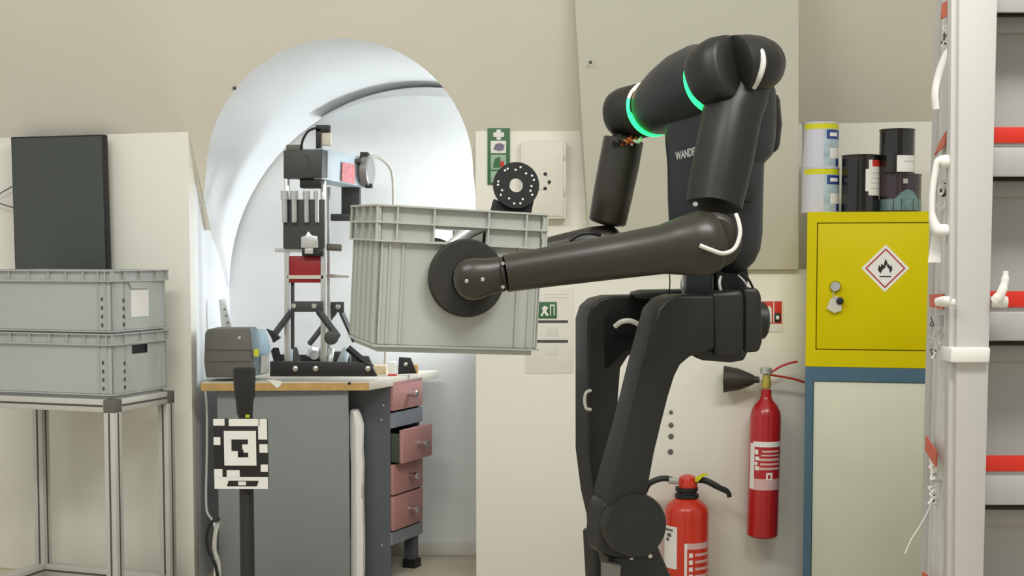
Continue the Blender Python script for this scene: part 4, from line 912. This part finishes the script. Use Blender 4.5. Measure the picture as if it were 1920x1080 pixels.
can(1538, 226, 310, 68, yk(1538), zt_ + (396 - 312) * S(5.0), 'white can with yellow band stacked on top of its twin', 'w')
can(1613, 287, 394, 70, yk(1613) - 0.01, zt_, 'shiny black can with cream paper label between the stacked cans', 'k1')
can(1688, 320, 391, 78, yk(1688), zt_, 'wide dark brown can with teal band under the black can', 'm')
can(1682, 236, 319, 66, yk(1688), zt_ + 71 * S(5.0), 'black can with white lower label stacked on the brown can', 'k2')

# ================================================================ WHITE RACK ON THE RIGHT
YR = 3.0
rk = thing('shelf_rack', (P(1950, 700, YR).x, 3.12, 0), 'white shelf rack with red shelf strips at the right edge', 'rack')
def ex_(y): return 1871 - 0.0241 * y
def el_(y): return 1798 - 0.0075 * y
yb_ = 1563; yt_ = -330
def floorfix(p): p.z = max(p.z, 0.0); return p
post = build(MB().prism([floorfix(P(el_(yb_), yb_, YR)), floorfix(P(ex_(yb_), yb_, YR)), P(ex_(yt_), yt_, YR), P(el_(yt_), yt_, YR)], (0, 0.05, 0)), 'front_post', M_RACKW, rk, 0.004)
build(MB().prism([floorfix(P(el_(yb_) - 14, yb_, YR + 0.012)), floorfix(P(el_(yb_) + 2, yb_, YR + 0.012)), P(el_(yt_) + 2, yt_, YR + 0.012), P(el_(yt_) - 14, yt_, YR + 0.012)], (0, 0.03, 0)), 'post_flange', M_RACKW, rk, 0.002)
def rl(y): return 1761 - 0.0265 * y
def rearp(dx, y, Y): return floorfix(P(rl(y) + dx, y, Y))
build(MB().prism([rearp(0, 1490, 3.2), rearp(9, 1490, 3.2), rearp(9, yt_, 3.2), rearp(0, yt_, 3.2)], (0, 0.03, 0)), 'rear_post', M_RACKW, rk)
build(MB().prism([rearp(6, 1490, 3.195), floorfix(P(el_(1540) - 8, 1540, 3.03)), P(el_(yt_) - 8, yt_, 3.03), rearp(6, yt_, 3.195)], (0.004, 0.002, 0)), 'side_film', M_FILM, rk)
build(MB().prism([(P(1840, 700, 3.19).x, 3.19, 0.0), (2.0, 3.19, 0.0), (2.0, 3.19, 2.1), (P(1840, 700, 3.19).x, 3.19, 2.1)], (0, 0.012, 0)), 'back_panel', M_BACK, rk)
xs1 = 1.75
def rowbox(x0px, y0, y1, Y, d, n, m, par, bev=0.001):
    a = P(x0px, y1, Y); b = P(x0px, y0, Y)
    return build(MB().box(a.x, xs1, Y, Y + d, a.z, b.z), n, m, par, bev)
for k in range(5):
    y = -68 + 308 * k; xx = 1852 - k * 7
    sh_ = rowbox(xx, y + 26, y + 35, 3.07, 0.12, 'shelf_board', M_LIP, rk)
    rowbox(xx, y - 2, y + 28, 3.065, 0.004, 'red_strip', M_STRIP, sh_)
    rowbox(xx, y + 36, y + 91, 3.062, 0.012, 'shelf_lip', M_LIP, sh_, 0.003)
    rowbox(xx, y + 92, y + 99, 3.12, 0.006, 'painted_shadow_strip', M_INK, sh_)  # black strip stands in for the shadow below the lip
    rowbox(xx, y + 100, y + 129, 3.165, 0.025, 'shelf_tray', M_BACK, sh_, 0.002)
# red strip ends and wrap scraps on the side
for (pts) in ([(1770, 36, 3.13), (1786, 26, 3.04), (1786, 0, 3.04), (1773, 6, 3.13)], [(1757, 292, 3.17), (1778, 272, 3.05), (1780, 246, 3.05), (1770, 262, 3.12)], [(1749, 575, 3.17), (1775, 580, 3.05), (1775, 551, 3.05), (1749, 552, 3.17)], [(1741, 845, 3.17), (1761, 876, 3.06), (1762, 848, 3.06), (1742, 818, 3.17)], [(1735, 1085, 3.17), (1744, 1100, 3.1), (1744, 1078, 3.1), (1735, 1072, 3.17)]):
    build(MB().prism([P(*p) + V((-0.008, 0, 0)) for p in pts], (0.004, 0.003, 0)), 'strip_end', mat('strip_end_red', (206, 92, 66), 0.5, var=0.15, scale=40), rk)
random.seed(11)
for (cx_, cy_, n) in ((1775, 60, 7), (1776, 95, 7), (1768, 350, 7), (1764, 375, 6), (1752, 615, 5), (1756, 660, 6), (1750, 880, 5), (1750, 930, 8)):
    for k in range(n):
        x, y = cx_ + random.uniform(-8, 7), cy_ + random.uniform(-18, 18); Y = 3.06 + random.uniform(0, 0.06)
        pts = [P(x + random.uniform(-7, 7), y + random.uniform(-9, 9), Y) for _ in range(4)]
        build(cable(pts, random.uniform(0.0012, 0.003), 6), 'wrap_scrap', random.choice([M_PAPER, M_PAPER, M_ALU, M_GROOVE]), rk)
for (y0, y1) in ((590, 612), (624, 629), (338, 343), (900, 905)): build(pxbox(1748, 1768, y0, y1, 3.09, 0.004), 'wrap_fold', M_LIP, rk)
# handles, collar, clamp levers
build(MB().tube(smooth_path([P(1796, 303, 3.03), P(1772, 303, 3.03), P(1758, 305, 3.03), P(1752, 330, 3.03), P(1748, 365, 3.03), P(1748, 405, 3.03), P(1757, 430, 3.03), P(1772, 432, 3.03), P(1796, 432, 3.03)]), [0.015] * 8 + [0.014, 0.013, 0.011, 0.01, 0.009, 0.008] + [0.007] * 16 + [0.008, 0.009, 0.01, 0.011, 0.012, 0.013] + [0.014] * 13, 14), 'grab_handle', M_WHITE, rk)
build(MB().tube(smooth_path([P(1780, 95, 3.04), P(1770, 110, 3.05), P(1758, 145, 3.06), P(1753, 175, 3.06), P(1755, 205, 3.06)]), 0.009, 10, 0.4), 'wrap_band', M_WHITE, rk)
build(pxprism([(1740, 492), (1745, 460), (1750, 430), (1762, 430), (1764, 470), (1764, 492)], 3.05, 0.003), 'hanging_tag', M_PAPER, rk)
build(MB().prism([P(1782, 680, 2.985), P(1856, 680, 2.985), P(1858, 652, 2.985), P(1784, 652, 2.985)], (0, 0.075, 0)), 'post_collar', M_WHITE, rk, 0.004)
build(MB().lathe([(0.012, 0), (0.013, 0.03), (0.012, 0.034)], P(1858, 566, 3.01), (1, -0.1, 0), 16), 'clamp_hub', M_WHITE, rk)
build(MB().tube(smooth_path([P(1866, 565, 2.99), P(1877, 550, 2.98), P(1884, 528, 2.98), P(1886, 508, 2.98)]), [0.012] * 5 + [0.01] * 5 + [0.0085] * 5 + [0.006] * 4, 12, 0.8), 'clamp_lever', M_WHITE, rk)
build(MB().lathe([(0.008, 0), (0.01, 0.02), (0.012, 0.045)], P(1755, 567, 3.02), (1, 0, 0), 16), 'clamp_hub', M_WHITE, rk)
build(MB().tube(smooth_path([P(1757, 566, 3.01), P(1770, 563, 2.99), P(1782, 564, 2.98)]), [0.009] * 13, 10, 0.8), 'clamp_lever', M_WHITE, rk)
o = cable([P(1750, 930, 3.12), P(1738, 962, 3.11), P(1722, 990, 3.1), P(1708, 1012, 3.1), P(1697, 1038, 3.1)], 0.0012, 6)
build(o, 'loose_string', M_PAPER, rk)
